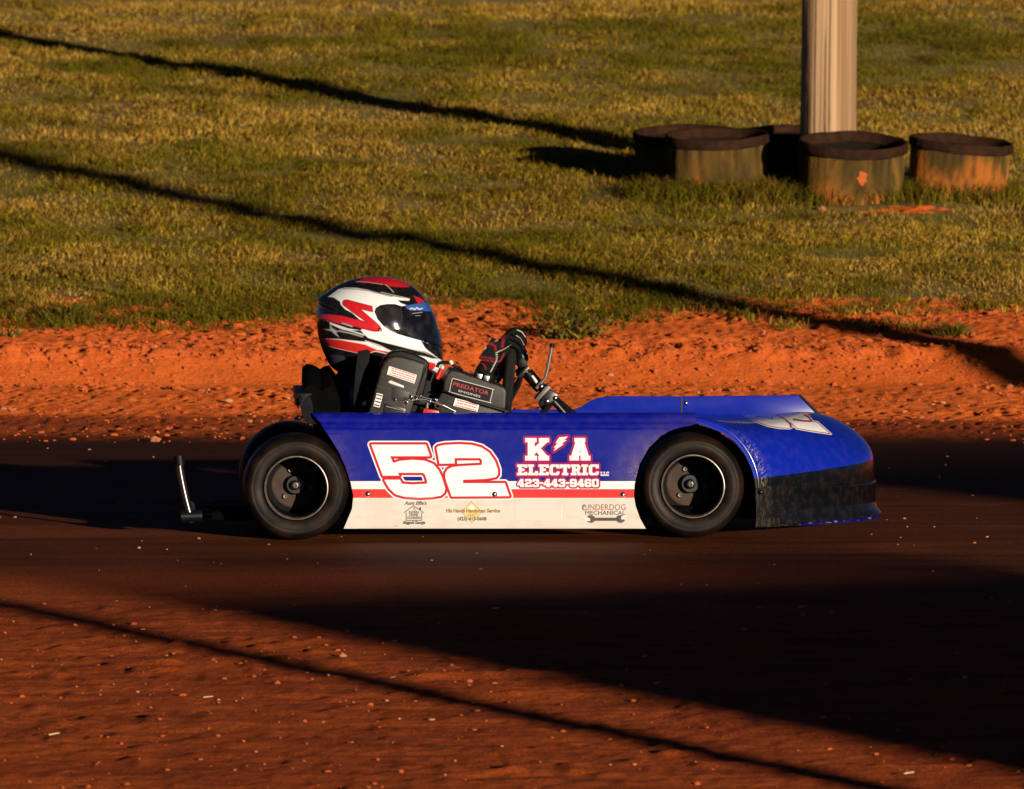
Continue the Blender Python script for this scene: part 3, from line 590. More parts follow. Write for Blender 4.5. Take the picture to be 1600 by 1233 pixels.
def side_paint(P, skirt=False):
    cream = WHITE
    P.poly([(400, 600), (1200, 600), (1200, 752), (400, 752)], BLUE, 0, .3)
    # dust and paint overspray round the front arch
    d = np.hypot(P.x - 1083, P.y - 770); n = fbm(P.x * .12, P.y * .12, 71, 4); n2 = fbm(P.x * .7, P.y * .7, 72, 2)
    a = (.24 * ss(150, 92, d) * (.35 + 1.1 * n) * (.35 + .65 * ss(664, 690, P.y)) + .75 * ss(112, 90, d) * ss(.55, .8, n2) * ss(690, 730, P.y)) * (P.y < 752)
    a = np.clip(a, 0, .8)[:, None]; P.c = P.c * (1 - a) + np.array([.28, .19, .20]) * a
    d = P.x - np.interp(P.y, *zip(*xL)); a = (np.clip(.25 * ss(30, 0, d), 0, 1) * fbm(P.x * .2, P.y * .2, 73, 3) * (P.y > 680))[:, None]; P.c = P.c * (1 - a) + np.array([.20, .14, .16]) * a
    P.poly([(400, 764.5), (1200, 764.5), (1200, 778), (400, 778)], np.array([.62, .035, .03]), 0, .5)
    P.line([(400, 764.8), (1200, 764.8)], .8, (.25, .02, .02)); P.line([(400, 777.6), (1200, 777.6)], .7, (.4, .05, .05))
    num = [z4(FIVE), z4(TWO)]
    for q in num: P.poly(q, (.80, .80, .81), 6.0)
    for q in num: P.poly(q, (.02, .005, .05), 4.0)
    for q in num: P.poly(q, RED * .95, 3.5)
    for q in num: P.poly(q, (.80, .80, .81), 0)
    P.poly(z4([(472, 572), (660, 570), (672, 608), (492, 608)]), BLUE)
    P.poly(z4([(1030, 400), (1250, 398), (1252, 418), (1035, 424)]), (.80, .80, .81))
    K1 = z5(KL); A1 = [z5(l) for l in AL]
    for q in ([K1], A1): P.poly(q, MAG, 3.6); P.poly(q, (.05, .01, .12), 2.5); P.poly(q, MAG, 1.9)
    for q in ([K1], A1): P.poly(q, (.79, .78, .80), .25)
    b = z5(BOLT); P.poly(b, MAG, 3.6); P.poly(b, BLUE * .6, 2.5); P.poly(b, MAG, 1.5); P.poly(b, (.79, .78, .80))
    EL = slab_text('ELECTRIC', 808, 935.5, 726, 742.5, .7); PH = slab_text('423-443-9460', 808.5, 935.5, 748.6, 761, .8)
    for g, k in ((EL, 2.8), (PH, 2.6)):
        for q in g: P.poly(q, MAG, k)
        for q in g: P.poly(q, (.06, .01, .10), k - 1.1)
        for q in g: P.poly(q, MAG * .9, k - 1.5)
    for g in (EL, PH):
        for q in g: P.poly(q, (.82, .78, .77), .15)
    for q in slab_text('LLC', 938.5, 951.5, 737.3, 743.5): P.poly(q, (.72, .68, .72), .1)
def grid_panel(name, r0, r1, paintf, m, parent, step=.45, prof=v_of, lip=.006):
    rows = np.arange(r0, r1 + step / 2, step); n = int(560 / step); t = np.linspace(0, 1, n)
    a = np.interp(rows, *zip(*xL)); b = np.interp(rows, *zip(*xR))
    PX = a[:, None] + (b - a)[:, None] * t; PY = np.repeat(rows[:, None], n, 1); v = np.repeat(prof(rows)[:, None], n, 1)
    v = v + .0022 * (fbm(PX * .011, PY * .02, 79, 2) - .5) * np.minimum(1, t * (1 - t) * 30)[None]; u, vv, w = K(PX, PY, v); V = np.stack([u, vv, w], -1)
    P = Paint(PX, PY, WHITE); paintf(P)
    nr, nc = PX.shape; Q = grid_quads(nr, nc)
    # a turned-in edge all round gives the sheet its thickness
    idx = np.arange(nr * nc).reshape(nr, nc); bd = np.concatenate([idx[0], idx[1:, -1], idx[-1, -2::-1], idx[-2:0:-1, 0]])
    Vf = V.reshape(-1, 3); B = Vf[bd] + np.array([0, lip, 0]); k = np.arange(len(bd)); kn = (k + 1) % len(bd)
    Q2 = np.stack([bd[k], nr * nc + k, nr * nc + kn, bd[kn]], 1)
    return big_mesh(name, np.vstack([Vf, B]), np.vstack([Q, Q2]), m, parent, col=np.vstack([P.c, P.c[bd]]))
side = grid_panel('side_panel', 645, 781, side_paint, M['paint'], kart)
side['label'] = 'blue side panel with number 52 and a white and red stripe'

def skirt_paint(P):
    P.c[:] = np.array([.58, .54, .49])
    n = fbm(P.x * .05, P.y * .12, 74, 4); a = (.45 * ss(.5, .75, n) + .25 * ss(812, 826, P.y))[:, None] * .5; P.c = P.c * (1 - a) + np.array([.50, .36, .25]) * a
    for q in (z4(FIVE), z4(TWO)):
        P.poly(q, (.70, .66, .62), 5.8); P.poly(q, (.05, .01, .03), 3.9); P.poly(q, RED * .9, 3.4); P.poly(q, (.74, .70, .66), 0)
    k = (.03, .025, .02)
    # house badge
    h = z4([(497, 940), (475, 940), (575, 868), (680, 942), (658, 942)]); P.line(h[1:4], 1.2, k); P.line(z4([(497, 940), (497, 1022), (658, 1022), (658, 942)]), 1.2, k)
    P.poly(z4([(632, 885), (652, 885), (652, 920), (632, 905)]), k)
    P.text("Aunt Effie's", 632, 666.5, 788.8, 5.4, k, .35, .22); P.text('Ringgold Georgia', 629.5, 664, 818.6, 4.2, k, .4, .3)
    P.text('DOWN', 639, 654, 802.2, 3.5, k, 0, .2); P.text('HOME', 640, 653, 806.3, 3.5, k, 0, .2); P.text('COOKING', 636, 657, 810.8, 3.5, k, 0, .2)
    P.poly([(648 + 2.6 * math.cos(t), 794.8 + 3.4 * math.sin(t)) for t in np.linspace(0, 6.283, 16, endpoint=False)], (.25, .24, .23)); P.poly([(648.5 + 1.2 * math.cos(t), 795.5 + 1.8 * math.sin(t)) for t in np.linspace(0, 6.283, 12, endpoint=False)], (.5, .48, .45))
    # diamond badge
    gold = (.33, .21, .02); dq = z4([(1178, 826), (1285, 935), (1180, 1046), (1075, 935)])
    P.poly(dq, (.62, .50, .22), 0); P.poly(z4([(1178, 850), (1225, 900), (1180, 915), (1135, 900)]), (.72, .68, .55), 0, 2); P.line(dq, .9, gold, closed=True)
    P.text('His Hands Handyman Service', 697.5, 781, 800.6, 5.2, (.24, .15, .005), 0, .4); P.text('LLC', 731, 743, 806.6, 4.0, gold, 0, .25); P.text('(423) 413-0608', 715, 760, 813.2, 5.2, (.06, .05, .03), 0, .3)
    # wrench badge
    P.text('UNDERDOG', 913, 977.5, 797, 9.0, (.24, .04, .02), 0, .1); P.text('MECHANICAL', 914.5, 977, 804.4, 6.2, (.02, .016, .014), 0, .15)
    P.line([(928, 811.5), (964, 811.5)], 5.0, (.035, .025, .02))
    for cx, s in ((923, -1), (969.5, 1)):
        P.poly([(cx + 7.4 * math.cos(t), 811 + 6.2 * math.sin(t)) for t in np.linspace(0, 6.283, 20, endpoint=False)], (.035, .025, .02))
        P.poly([(cx + s * 1, 809 - s * 1.5), (cx + s * 9, 805 - s), (cx + s * 9, 813 - s), (cx + s * 1, 813.0 - s * 1.5)], (.62, .615, .62))
    P.poly([(912.5 + 3.6 * math.cos(t), 793 + 5 * math.sin(t)) for t in np.linspace(0, 6.283, 16, endpoint=False)], (.16, .15, .14)); P.poly([(913.5 + 1.5 * math.cos(t), 794 + 2.2 * math.sin(t)) for t in np.linspace(0, 6.283, 12, endpoint=False)], (.6, .56, .5))
    # scrapes and an old sticker mark
    P.line([(804.5, 784), (804.5, 813), (880, 816)], .6, (.42, .34, .27), alpha=.5); P.line([(878, 789), (877.6, 810)], .9, (.8, .76, .7)); P.line([(716, 819.5), (775, 819)], .5, (.35, .28, .2), alpha=.6); P.line([(680, 820), (702, 819)], .8, (.6, .4, .25), alpha=.6)
    P.line([(615, 823), (622, 822)], .9, (.5, .15, .05)); P.line([(560, 825.6), (1000, 825.6)], 1.0, (.35, .22, .14), alpha=.5)
def v_skirt(row): return np.interp(row, [776, 780, 826], [.0125, .0120, -.006])
skirt = grid_panel('side_skirt', 778, 826, skirt_paint, M['skirt'], kart, .45, v_skirt)
skirt['label'] = 'dusty white lower skirt with three small sponsor badges'
def bolt(px, py, v, r, parent, m='chrome'):
    p = KP(px, py, v); bm = bmesh.new(); lathe_bm(bm, [(r * 1.6, .0035), (r * 1.6, .001), (r * 1.05, -.0005), (r, -.003), (r * .6, -.0042), (.0003, -.0044)], p, 'v', 16)
    return bm_obj('bolt', bm, M[m], parent, angle=40)
for x, y in ((575, 772), (773, 772.5), (973.5, 773)): bolt(x, y, .0145, .0045, side)

# ---- nose: hood, dark band, bumper
def curve(pts, v, n):
    q = np.array([K(x, y, v) for x, y in pts])[:, [0, 2]]; s = np.concatenate([[0], np.cumsum(np.hypot(*np.diff(q, axis=0).T))]); t = np.linspace(0, s[-1], n)
    # rounded, arc length spaced
    out = np.stack([np.interp(t, s, q[:, 0]), np.interp(t, s, q[:, 1])], 1)
    for _ in range(n // 4):
        o2 = out.copy(); o2[1:-1] = (out[:-2] + 2 * out[1:-1] + out[2:]) / 4; out = o2
    return out
def lag(t, a, b, c): return a * (2 * (t - .5) * (t - 1)) + b * (-4 * t * (t - 1)) + c * (2 * t * (t - .5))
def to_px(u, v, w):
    X = KO[0] + u * UH[0] + v * VH[0]; Y = u * UH[1] + v * VH[1] - CAM[1]; Z = w - CAM[2]; c, s = math.cos(PITCH), math.sin(PITCH)
    d = Y * c - Z * s; return 800 + F_PX * X / d, 616.5 - F_PX * (Y * s + Z * c) / d
def make_nose():
    n = 300; VN, VC, VF = .050, .42, .79
    E = curve([(1087.5, 661), (1097, 664), (1106, 667.5), (1127, 675.5), (1148, 690), (1164, 710), (1174, 731), (1180, 752), (1181, 762)], .030, n)
    Nn = curve([(1087.5, 650), (1105, 652.5), (1127, 660), (1148, 671), (1168, 692), (1181, 714), (1189, 738), (1190, 762)], VN, n)
    Cc = curve([(1087, 664), (1150, 656.5), (1200, 651.5), (1245, 648), (1267, 650), (1292, 660), (1321, 678), (1340, 697), (1350.5, 713), (1353, 733), (1354, 757)], VC, n)
    Ff = curve([(1069, 649), (1150, 648.5), (1250, 646.5), (1272, 650), (1290, 658), (1310, 671), (1325, 688), (1329, 700), (1330, 718), (1331, 742)], VF, n)
    cols = []; m1 = 24
    Mid = E + (Nn - E) * .42
    for k in range(5): cols.append(np.stack([E[:, 0] + (Mid[:, 0] - E[:, 0]) * k / 5, np.full(n, .030 + .0006 * k / 5), E[:, 1] + (Mid[:, 1] - E[:, 1]) * k / 5], 1))
    m0 = 5; E = Mid
    for k in range(m1):                                             # rolled fender edge
        a = k / m1 * math.pi / 2; f = math.sin(a); g = 1 - math.cos(a)
        cols.append(np.stack([E[:, 0] + (Nn[:, 0] - E[:, 0]) * f, np.full(n, .030 + (VN - .030) * g), E[:, 1] + (Nn[:, 1] - E[:, 1]) * f], 1))
    m1 += m0; m2 = 420
    for k in range(m2 + 1):
        t = (k / m2) ** 1.15; cols.append(np.stack([lag(t, Nn[:, 0], Cc[:, 0], Ff[:, 0]), np.full(n, VN + (VF - VN) * t), lag(t, Nn[:, 1], Cc[:, 1], Ff[:, 1])], 1))
    V = np.array(cols); nr, nc = V.shape[:2]
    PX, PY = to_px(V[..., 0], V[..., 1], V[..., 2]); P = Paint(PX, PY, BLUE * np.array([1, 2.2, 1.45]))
    z6 = lambda q: [(1150 + .15 * a, 610 + .15 * b) for a, b in q]
    A = z6([(85, 262), (160, 300), (230, 335), (330, 372), (450, 394), (560, 398), (592, 380), (572, 350), (520, 308), (430, 258), (380, 225), (100, 225)])
    B = z6([(440, 258), (400, 225), (700, 225), (760, 270), (800, 320), (850, 330), (990, 455), (800, 428), (630, 398), (592, 360)])
    # lower band below the split line, traced by height along the front
    t_col = np.concatenate([np.zeros(m1), (np.arange(m2 + 1) / m2) ** 1.15]); wb = lag(t_col, K(1190, 747, .05)[2], K(1353, 722, .42)[2] + .0, K(1331, 712, .79)[2])
    blk = (V[..., 2] < wb[:, None]).ravel(); up = (~blk) & (np.repeat(t_col, n) > .12)
    keep = P.c.copy()
    for q in (A, B): P.poly(q, (.9, .87, .85), 1.3, .4)
    for q in (A, B): P.poly(q, MAG * .7, .2, .4)
    for q in (A, B): P.poly(q, (.92, .89, .87), -1.0, .4)
    P.line(z6([(600, 302), (700, 318), (785, 322)]), 2.6, MAG * .8, .4); P.line(z6([(785, 322), (760, 285), (700, 250)]), 2.2, MAG * .8, .4)
    P.line(z6([(570, 385), (560, 345), (500, 295), (430, 258)]), 2.6, MAG * .8, .4); P.line(z6([(215, 268), (385, 295), (370, 268)]), 1.5, (.03, .0, .06), .4)
    P.c = np.where(up[:, None], P.c, keep)
    nzz = fbm(PX.ravel() * .35, PY.ravel() * .35, 75, 4); nb = fbm(PX.ravel() * .9, PY.ravel() * .12, 76, 3)
    c = P.c; kf = np.repeat((np.arange(nr) < m1 + 9)[:, None], n, 1).ravel()
    ci = np.repeat(np.arange(nr)[:, None], n, 1).ravel() - m1 + 5; ed = np.exp(-(np.where(ci < 0, ci / 10.0, ci / 14.0)) ** 2) * ss(662, 712, PY.ravel())
    nzz = fbm(PX.ravel() * .9 + PY.ravel() * .5, PY.ravel() * .22 - PX.ravel() * .05, 75, 4); a = np.clip(ed * ss(.5, .72, nzz) * 1.2, 0, .8)[:, None]; c = c * (1 - a) + np.array([.36, .31, .26]) * a
    c = np.where(blk[:, None], np.array([.0035, .0036, .0042]), c)
    a = (np.clip(ed * ss(.4, .65, nb) * .9, 0, .7) * blk)[:, None]; c = c * (1 - a) + np.array([.24, .21, .16]) * a
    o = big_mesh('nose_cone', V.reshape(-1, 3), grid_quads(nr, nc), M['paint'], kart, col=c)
    o['label'] = 'blue nose with a sloped hood carrying a foreshortened 52 and a black lower band'
    # bumper
    rows = np.linspace(0, 1, 60); m3 = 200; VV = []; tt = []
    def prof(x, rws, off, v):
        q = np.array([K(x + o, r, v) for o, r in zip(off, rws)])[:, [0, 2]]; s = np.linspace(0, 1, len(q)); return np.stack([np.interp(rows, s, q[:, 0]), np.interp(rows, s, q[:, 1])], 1)
    pn = prof(1181, [760, 762, 780, 800, 812, 820, 824], [0, 0, 0, 1, 1, 0, 0], .036)
    pc = prof(1354, [753, 755, 770, 787, 798, 805, 812], [-2, 1.5, 1.5, 2, 5, 10, 8], .42)
    pf = prof(1326, [740, 742, 758, 774, 786, 792, 798], [-2, 1.5, 1.5, 2, 4, 8, 6], .79)
    for k in range(m3 + 1):
        s = k / m3; t = s ** 1.5 if s < .5 else .3536 + (s - .5) * (1 - .3536) / .5
        u = lag(t, pn[:, 0], pc[:, 0], pf[:, 0]); w = lag(t, pn[:, 1], pc[:, 1], pf[:, 1]); v = .036 + (.79 - .036) * t
        VV.append(np.stack([u, np.full(60, v), w], 1)); tt.append(t)
    # a short return at the wheel side
    first = VV[0].copy(); first[:, 1] += .03; VV.insert(0, first); tt.insert(0, 0)
    VV = np.array(VV); tt = np.array(tt); PX, PY = to_px(VV[..., 0], VV[..., 1], VV[..., 2])
    c = np.tile(np.array([.0035, .0036, .0042]), (VV.shape[0] * 60, 1)); T = np.repeat(tt[:, None], 60, 1).ravel(); Rr = np.repeat(rows[None], len(tt), 0).ravel()
    n1 = fbm(PX.ravel() * .95 + .06 * PY.ravel(), PY.ravel() * .07, 77, 4); n2 = fbm(PX.ravel() * .22 + PY.ravel() * .1, PY.ravel() * .3, 78, 4)
    a = .30 * np.clip(.16 * ss(.07, .02, T) + .75 * ss(.08, .025, T) * ss(.54, .70, n1) + .25 * ss(.16, .10, T) * ss(.60, .70, n1) + .6 * ss(.2, .06, T) * ss(.72, .95, Rr) * ss(.5, .66, n2), 0, .8)[:, None]
    c = c * (1 - a) + np.array([.15, .13, .095]) * a
    a = (.5 * ss(.5, .9, Rr) * ss(.1, .3, T))[:, None]; c = c * (1 - a) + np.array([.006, .008, .018]) * a
    bl = ((Rr > .90) & (T > .13 + .05 * (n2 - .5)))[:, None]; c = np.where(bl, BLUE * .6, c)
    a = (np.clip(ss(.86, .92, Rr) * ss(.98, .91, Rr) * ss(.58, .72, n2) * (T > .1), 0, 1) * .6)[:, None]; c = c * (1 - a) + np.array([.4, .36, .3]) * a
    b = big_mesh('front_bumper', VV.reshape(-1, 3), grid_quads(len(tt), 60), M['paint'], kart, col=c)
    b['label'] = 'scraped black plastic bumper with a blue splitter edge'
    bolt(1189, 769, .034, .0042, b, 'blackmetal')
make_nose()

slab('wheel_well', [(985, 800), (985, 740), (1000, 700), (1030, 668), (1085, 662), (1120, 672), (1155, 700), (1178, 735), (1182, 800)], .262, .268, M['black'], kart, .002)
# ---- far side panel
far = slab('side_panel', [(556, 641), (760, 640), (895, 640), (908, 636), (920, 628), (934, 621.5), (962, 619), (1065, 619.5), (1160, 618.5), (1249, 617.5), (1283, 650), (1288, 690), (1180, 700), (1165, 680), (1130, 655), (1065, 648), (1020, 655), (990, 690), (975, 730), (972, 798), (540, 798), (528, 720), (505, 680)], .815, .824, M['blue'], kart, .0025)
far['label'] = 'plain blue inner face of the opposite side panel'
bolt(1072, 630, .8135, .004, far)
slab('seam_strip', [(1063.5, 621), (1066, 621), (1066, 650), (1063.5, 650)], .8125, .8145, M['blackmetal'], far, 0)
slab('panel_edge', [(1249, 616.8), (1252, 616.8), (1286, 651), (1281, 651)], .808, .83, M['black'], far, 0)

# ---- frame, floor, axle, seat
def L(px, py, v): return KP(px, py, v)
uz = lambda px: float(K(px, 800, .4)[0])
bm = bmesh.new(); box_bm(bm, uz(545), uz(1180), .16, .78, .050, .056); bm_obj('floor_pan', bm, M['seatblack'], kart)
for v in (.19, .66): tube('frame_rail', [(uz(330), v, .058), (uz(430), v, .060), (uz(560), v, .070), (uz(1170), v, .070)], .014, M['seatblack'], kart)
for x in (560, 780, 1000, 1165): tube('cross_tube', [(uz(x), .19, .068), (uz(x), .66, .068)], .013, M['seatblack'], kart)
uR = float(K(463, 767, .0)[0]); uF = float(K(1083, 770, .06)[0])
tube('rear_axle', [(uR, .155, .1435), (uR, .75, .1435)], .016, M['chrome'], kart)
tube('front_axle', [(uF, .22, .1425), (uF, .66, .1425)], .011, M['blackmetal'], kart)
# rear bumper: leaning post on a T joint, rails to the frame
rb = tube('rear_bumper', spline([L(280, 716, .16), L(281, 735, .16), L(289, 775, .16), L(297, 806, .16)], 5), .0110, M['post'], kart, 16)
bm = bmesh.new(); tube_bm(bm, [L(283, 807, .16), L(316, 806, .16)], .0155, 16); tube_bm(bm, [(uz(298), .16, .055), (uz(298), .74, .055)], .013); bm_obj('tee_joint', bm, M['blackmetal'], rb, angle=50)
tube('rubber_cap', [L(279, 712, .16), L(281, 727, .16)], .0145, M['black'], rb, 16)
tube('bumper_rail', [L(300, 803, .30), L(470, 803, .30)], .010, M['navy'], kart); tube('bumper_rail', [L(318, 789, .34), L(470, 789, .34)], .007, M['navy'], kart)
def seat():
    bm = bmesh.new(); pr = [(473, 574), (479, 569), (488, 570), (496, 574), (500, 577), (506, 573), (515, 571), (528, 590), (540, 640), (570, 720), (620, 778), (720, 790), (722, 797), (600, 797), (540, 770), (505, 690), (487, 628), (477, 590)]
    rings = []
    for v in np.linspace(.22, .62, 13):
        k = abs((v - .42) / .2); q = [KP(x, y, .42) for x, y in pr]; dz = -.05 * k ** 2.5
        rings.append([bm.verts.new((p.x, v, p.z + (dz if i < 9 or i > 14 else 0))) for i, p in enumerate(q)])
    n = len(pr)
    for a, b in zip(rings, rings[1:]):
        for i in range(n): bm.faces.new((a[i], a[(i + 1) % n], b[(i + 1) % n], b[i]))
    bm.faces.new(rings[0]); bm.faces.new(rings[-1]); return bm_obj('seat', bm, M['seatblack'], kart, angle=60)
seat()
rp = slab('rear_plate', [(466, 617), (473, 628), (484, 616), (489, 634), (489.5, 652), (497, 663), (481, 663), (474, 655), (470, 640)], .045, .052, M['plate'], kart, .002)
slab('plate_wing', [(462.5, 615), (488, 615), (484, 619), (468, 632), (466, 640), (463, 632)], .10, .6, M['black'], kart, .002)
bm = bmesh.new(); lathe_bm(bm, [(.0005, -.012), (.006, -.011), (.008, -.004), (.006, .004), (.004, .03)], KP(467, 653, .06), 'v', 14); tube_bm(bm, [KP(460, 655, .06), KP(474, 651, .06)], .0035, 8); bm_obj('plate_knob', bm, M['blackmetal'], kart, smooth=True)
bp = slab('engine_plate', [(559, 549), (574, 546), (579, 549), (573, 590), (570, 646), (572, 690), (552, 690), (552, 620), (555, 585)], .150, .158, M['plate'], kart, .002)
slab('seat_bracket', [(546, 640), (546, 615), (549, 607), (556, 600), (560, 640)], .20, .21, M['blue'], kart, .002)

# ---- wheels
def wheel(u, v, Rt, wd, flip, label):
    c = (u, v, Rt); s = -1 if flip else 1
    w = wd; D = wd * .85
    hubm = bmesh.new()
    lathe_bm(hubm, [(.0805, s * .018), (.079, s * .05), (.0765, s * (D - .006)), (.064, s * (D - .004)), (.060, s * D), (.028, s * D), (.027, s * (D - .002)), (.022, s * (D - .002)), (.0005, s * (D - .002))], c, 'v', 72)
    wh = bm_obj('wheel', hubm, [M['disc']], kart, angle=35); wh['label'] = label
    wh.data.materials.append(M['barrel'])
    for p in wh.data.polygons:
        rr = math.hypot(p.center.x - c[0], p.center.z - c[2])
        p.material_index = 1 if rr > .0635 else 0
    t = bmesh.new(); k = Rt / .1435
    pr = [(.0875, .016), (.089, .007), (.094, .0035), (.104, .0005), (.114, 0), (.118, .0012), (.1195, .0004), (.127, .0045), (.1335, .012), (.1385, .023), (.1412, .036), (.1425, .05)]
    pr = [(r if r < .1 else r * (1 + (k - 1) * (r - .1) / .0435), a) for r, a in pr]; mid = [(Rt, w * .35), (Rt, w * .65)]
    full = pr + mid + [(r, w - a) for r, a in pr[::-1]]
    lathe_bm(t, [(r, s * a) for r, a in full], c, 'v', 128); bm_obj('tyre', t, M['tyre'], wh, angle=60)
    rm = bmesh.new(); lathe_bm(rm, [(.0800, s * .022), (.0805, s * .012), (.0818, s * .004), (.0838, s * .0008), (.0858, s * .0012), (.0868, s * .0045), (.0872, s * .012)], c, 'v', 96); bm_obj('rim', rm, M['alu'], wh, angle=60)
    hb = bmesh.new(); lathe_bm(hb, [(.026, s * D), (.026, s * (D - .017)), (.023, s * (D - .020)), (.014, s * (D - .020)), (.013, s * (D - .033)), (.009, s * (D - .035)), (.0085, s * (D - .028)), (.0004, s * (D - .028))], c, 'v', 36); bm_obj('hub', hb, M['blackmetal'], wh, angle=40)
    nut = bmesh.new(); lathe_bm(nut, [(.0085, s * (D - .027)), (.0085, s * (D - .039)), (.004, s * (D - .040)), (.004, s * (D - .033)), (.0004, s * (D - .033))], c, 'v', 6); bm_obj('axle_nut', nut, M['lever'], wh)
    for a in (1.9, 3.99, 6.09):
        b = bmesh.new(); cc = (u + .042 * math.cos(a), v, Rt + .042 * math.sin(a)); lathe_bm(b, [(.0075, s * D), (.0075, s * (D - .006)), (.0055, s * (D - .010)), (.003, s * (D - .010)), (.0004, s * (D - .008))], cc, 'v', 14); bm_obj('wheel_bolt', b, M['lever'], wh, angle=40)
    return wh
wheel(uR, 0.0, .1440, .20, False, 'wide rear wheel nearest the viewer with a dusty sidewall')
wheel(uF, 0.058, .1425, .18, False, 'front wheel nearest the viewer under the arch')
wheel(uR - .004, .90, .1425, .20, True, 'rear wheel on the opposite side')
wheel(uF, .80, .1425, .16, True, 'front wheel on the opposite side')

# ---- engine
eng = slab('engine', [(592, 596), (640, 570), (672, 580), (700, 600), (792, 640), (792, 720), (640, 735), (585, 700)], .13, .36, M['black'], kart, .006)
eng['label'] = 'black single cylinder engine with air filter cover and fuel tank'
slab('cover_back', [(577, 646), (588, 600), (592, 575), (600, 558), (611, 549), (626, 547), (645, 552), (666, 562), (671, 568), (668, 590), (655, 646)], .098, .15, M['black'], eng, .008, 3)
ac = slab('air_filter_cover', [(575, 648), (588, 603), (595, 578), (600, 567), (607, 560), (617, 556.5), (628, 557.5), (645, 562), (663, 568), (663.5, 574), (657, 597), (650, 618), (641, 648)], .055, .12, M['grey'], eng, .007, 3)
ac['label'] = 'grey air filter cover with a warning sticker'
def seam(name, pts, v, w, m, parent):
    q = [KP(x, y, v) for x, y in pts]; bm = bmesh.new()
    for a, b in zip(q, q[1:]):
        d = (b - a).normalized(); n = Vector((-d.z, 0, d.x)) * w; vs = [bm.verts.new(a - n), bm.verts.new(b - n), bm.verts.new(b + n), bm.verts.new(a + n)]
        bm.faces.new(vs); e = bmesh.ops.extrude_face_region(bm, geom=bm.faces[-1:])
        bmesh.ops.translate(bm, verts=[x for x in e['geom'] if isinstance(x, bmesh.types.BMVert)], vec=(0, .002, 0))
    return bm_obj(name, bm, m, parent)
for q in ([(594.5, 588), (652, 606)], [(589.5, 603), (646, 621.5)]): seam('cover_seam', q, .0538, .0010, M['ink'], eng)
def sticker(quad, v, m, parent, lines=0, text=None, ink='redink', name='sticker'):
    q = [KP(x, y, v) for x, y in quad]; bm = bmesh.new(); vs = [bm.verts.new(p) for p in q]; bm.faces.new(vs)
    e = bmesh.ops.extrude_face_region(bm, geom=list(bm.faces)); bmesh.ops.translate(bm, verts=[x for x in e['geom'] if isinstance(x, bmesh.types.BMVert)], vec=(0, .001, 0))
    s = bm_obj(name, bm, m, parent); ex = q[1] - q[0]; ey = q[3] - q[0]
    if lines:
        bm = bmesh.new()
        for k in range(lines):
            y0 = (k + .5) / lines; x = .07 + .05 * random.random()
            while x < .92:
                w = random.uniform(.03, .10); hh = .20 / lines
                p = [q[0] + ex * a + ey * b + Vector((0, -.0008, 0)) for a, b in ((x, y0 - hh), (min(x + w, .95), y0 - hh), (min(x + w, .95), y0 + hh), (x, y0 + hh))]
                bm.faces.new([bm.verts.new(t) for t in p]); x += w + .022
        bm_obj('print', bm, M[ink], s)
    return s
def put_text(txt, quad, v, m, parent, name='lettering', sh=0., bold=0.):
    tr, w, h = text_tris(txt, sh); q = [KP(x, y, v) for x, y in quad]; ex = q[1] - q[0]; ey = q[3] - q[0]; bm = bmesh.new()
    for t in tr:
        try: bm.faces.new([bm.verts.new(q[3] + ex * (a / w) - ey * (b / h)) for a, b in t])
        except ValueError: pass
    return bm_obj(name, bm, m, parent)
sticker([(608, 572), (651.5, 586), (647.5, 599.5), (604.5, 585)], .0532, M['white'], eng, 4)
sticker([(589, 614), (598.5, 616.5), (593, 637), (583.5, 634.5)], .0532, M['white'], eng, 4, ink='ink')
slab('latch', [(607, 595.5), (611, 594.5), (631, 603), (631, 606.5), (610, 599.5), (607, 598)], .052, .056, M['silverink'], eng, .0008)
slab('carburettor_opening', [(613, 605), (641, 613), (639, 622), (628, 627), (612, 624)], .0530, .056, M['ink'], eng, .001)
tube('cover_column', [L(663, 570, .07), L(645, 618, .07)], .0085, M['grey'], eng, 14)
# tank
tk = slab('fuel_tank', [(692, 611), (693, 596), (698, 584), (705, 578), (716, 580), (738, 588), (775, 600), (788, 605), (792, 612), (790, 640), (780, 640), (740, 628)], .060, .26, M['grey'], eng, .012, 4)
tk['label'] = 'black fuel tank with a nameplate'
slab('tank_flange', [(690, 610.5), (692, 609), (742, 626), (795, 642), (795, 645), (740, 630)], .052, .27, M['black'], eng, .002)
slab('engine_housing', [(690, 613), (740, 629), (792, 646), (792, 662), (668, 662), (676, 640)], .066, .25, M['grey'], eng, .006)
sticker([(711.5, 622), (749, 632), (746, 643.5), (708, 634)], .0600, M['white'], eng, 3)
q = [(707.5, 591.5), (769, 608.5), (765, 629), (703, 612.5)]
sticker(q, .0575, M['black'], eng, 0, name='nameplate')
bd = spline([L(x, y, .0565) for x, y in [(709, 591.6), (767, 607.6), (769.6, 610), (765.6, 627), (763, 628.6), (705, 613.2), (702.6, 610.5), (706.3, 593.2), (709, 591.6)]], 4)
bm_obj('nameplate_border', tube_bm(bmesh.new(), bd, .0011, 6), M['silverink'], eng)
put_text('PREDATOR', [(709, 596.6), (764, 611.7), (762.6, 617.6), (707.6, 602.5)], .0558, M['redink'], eng)
put_text('ENGINES', [(717, 609.0), (751, 618.4), (750.3, 621.4), (716.3, 612.0)], .0558, M['silverink'], eng)
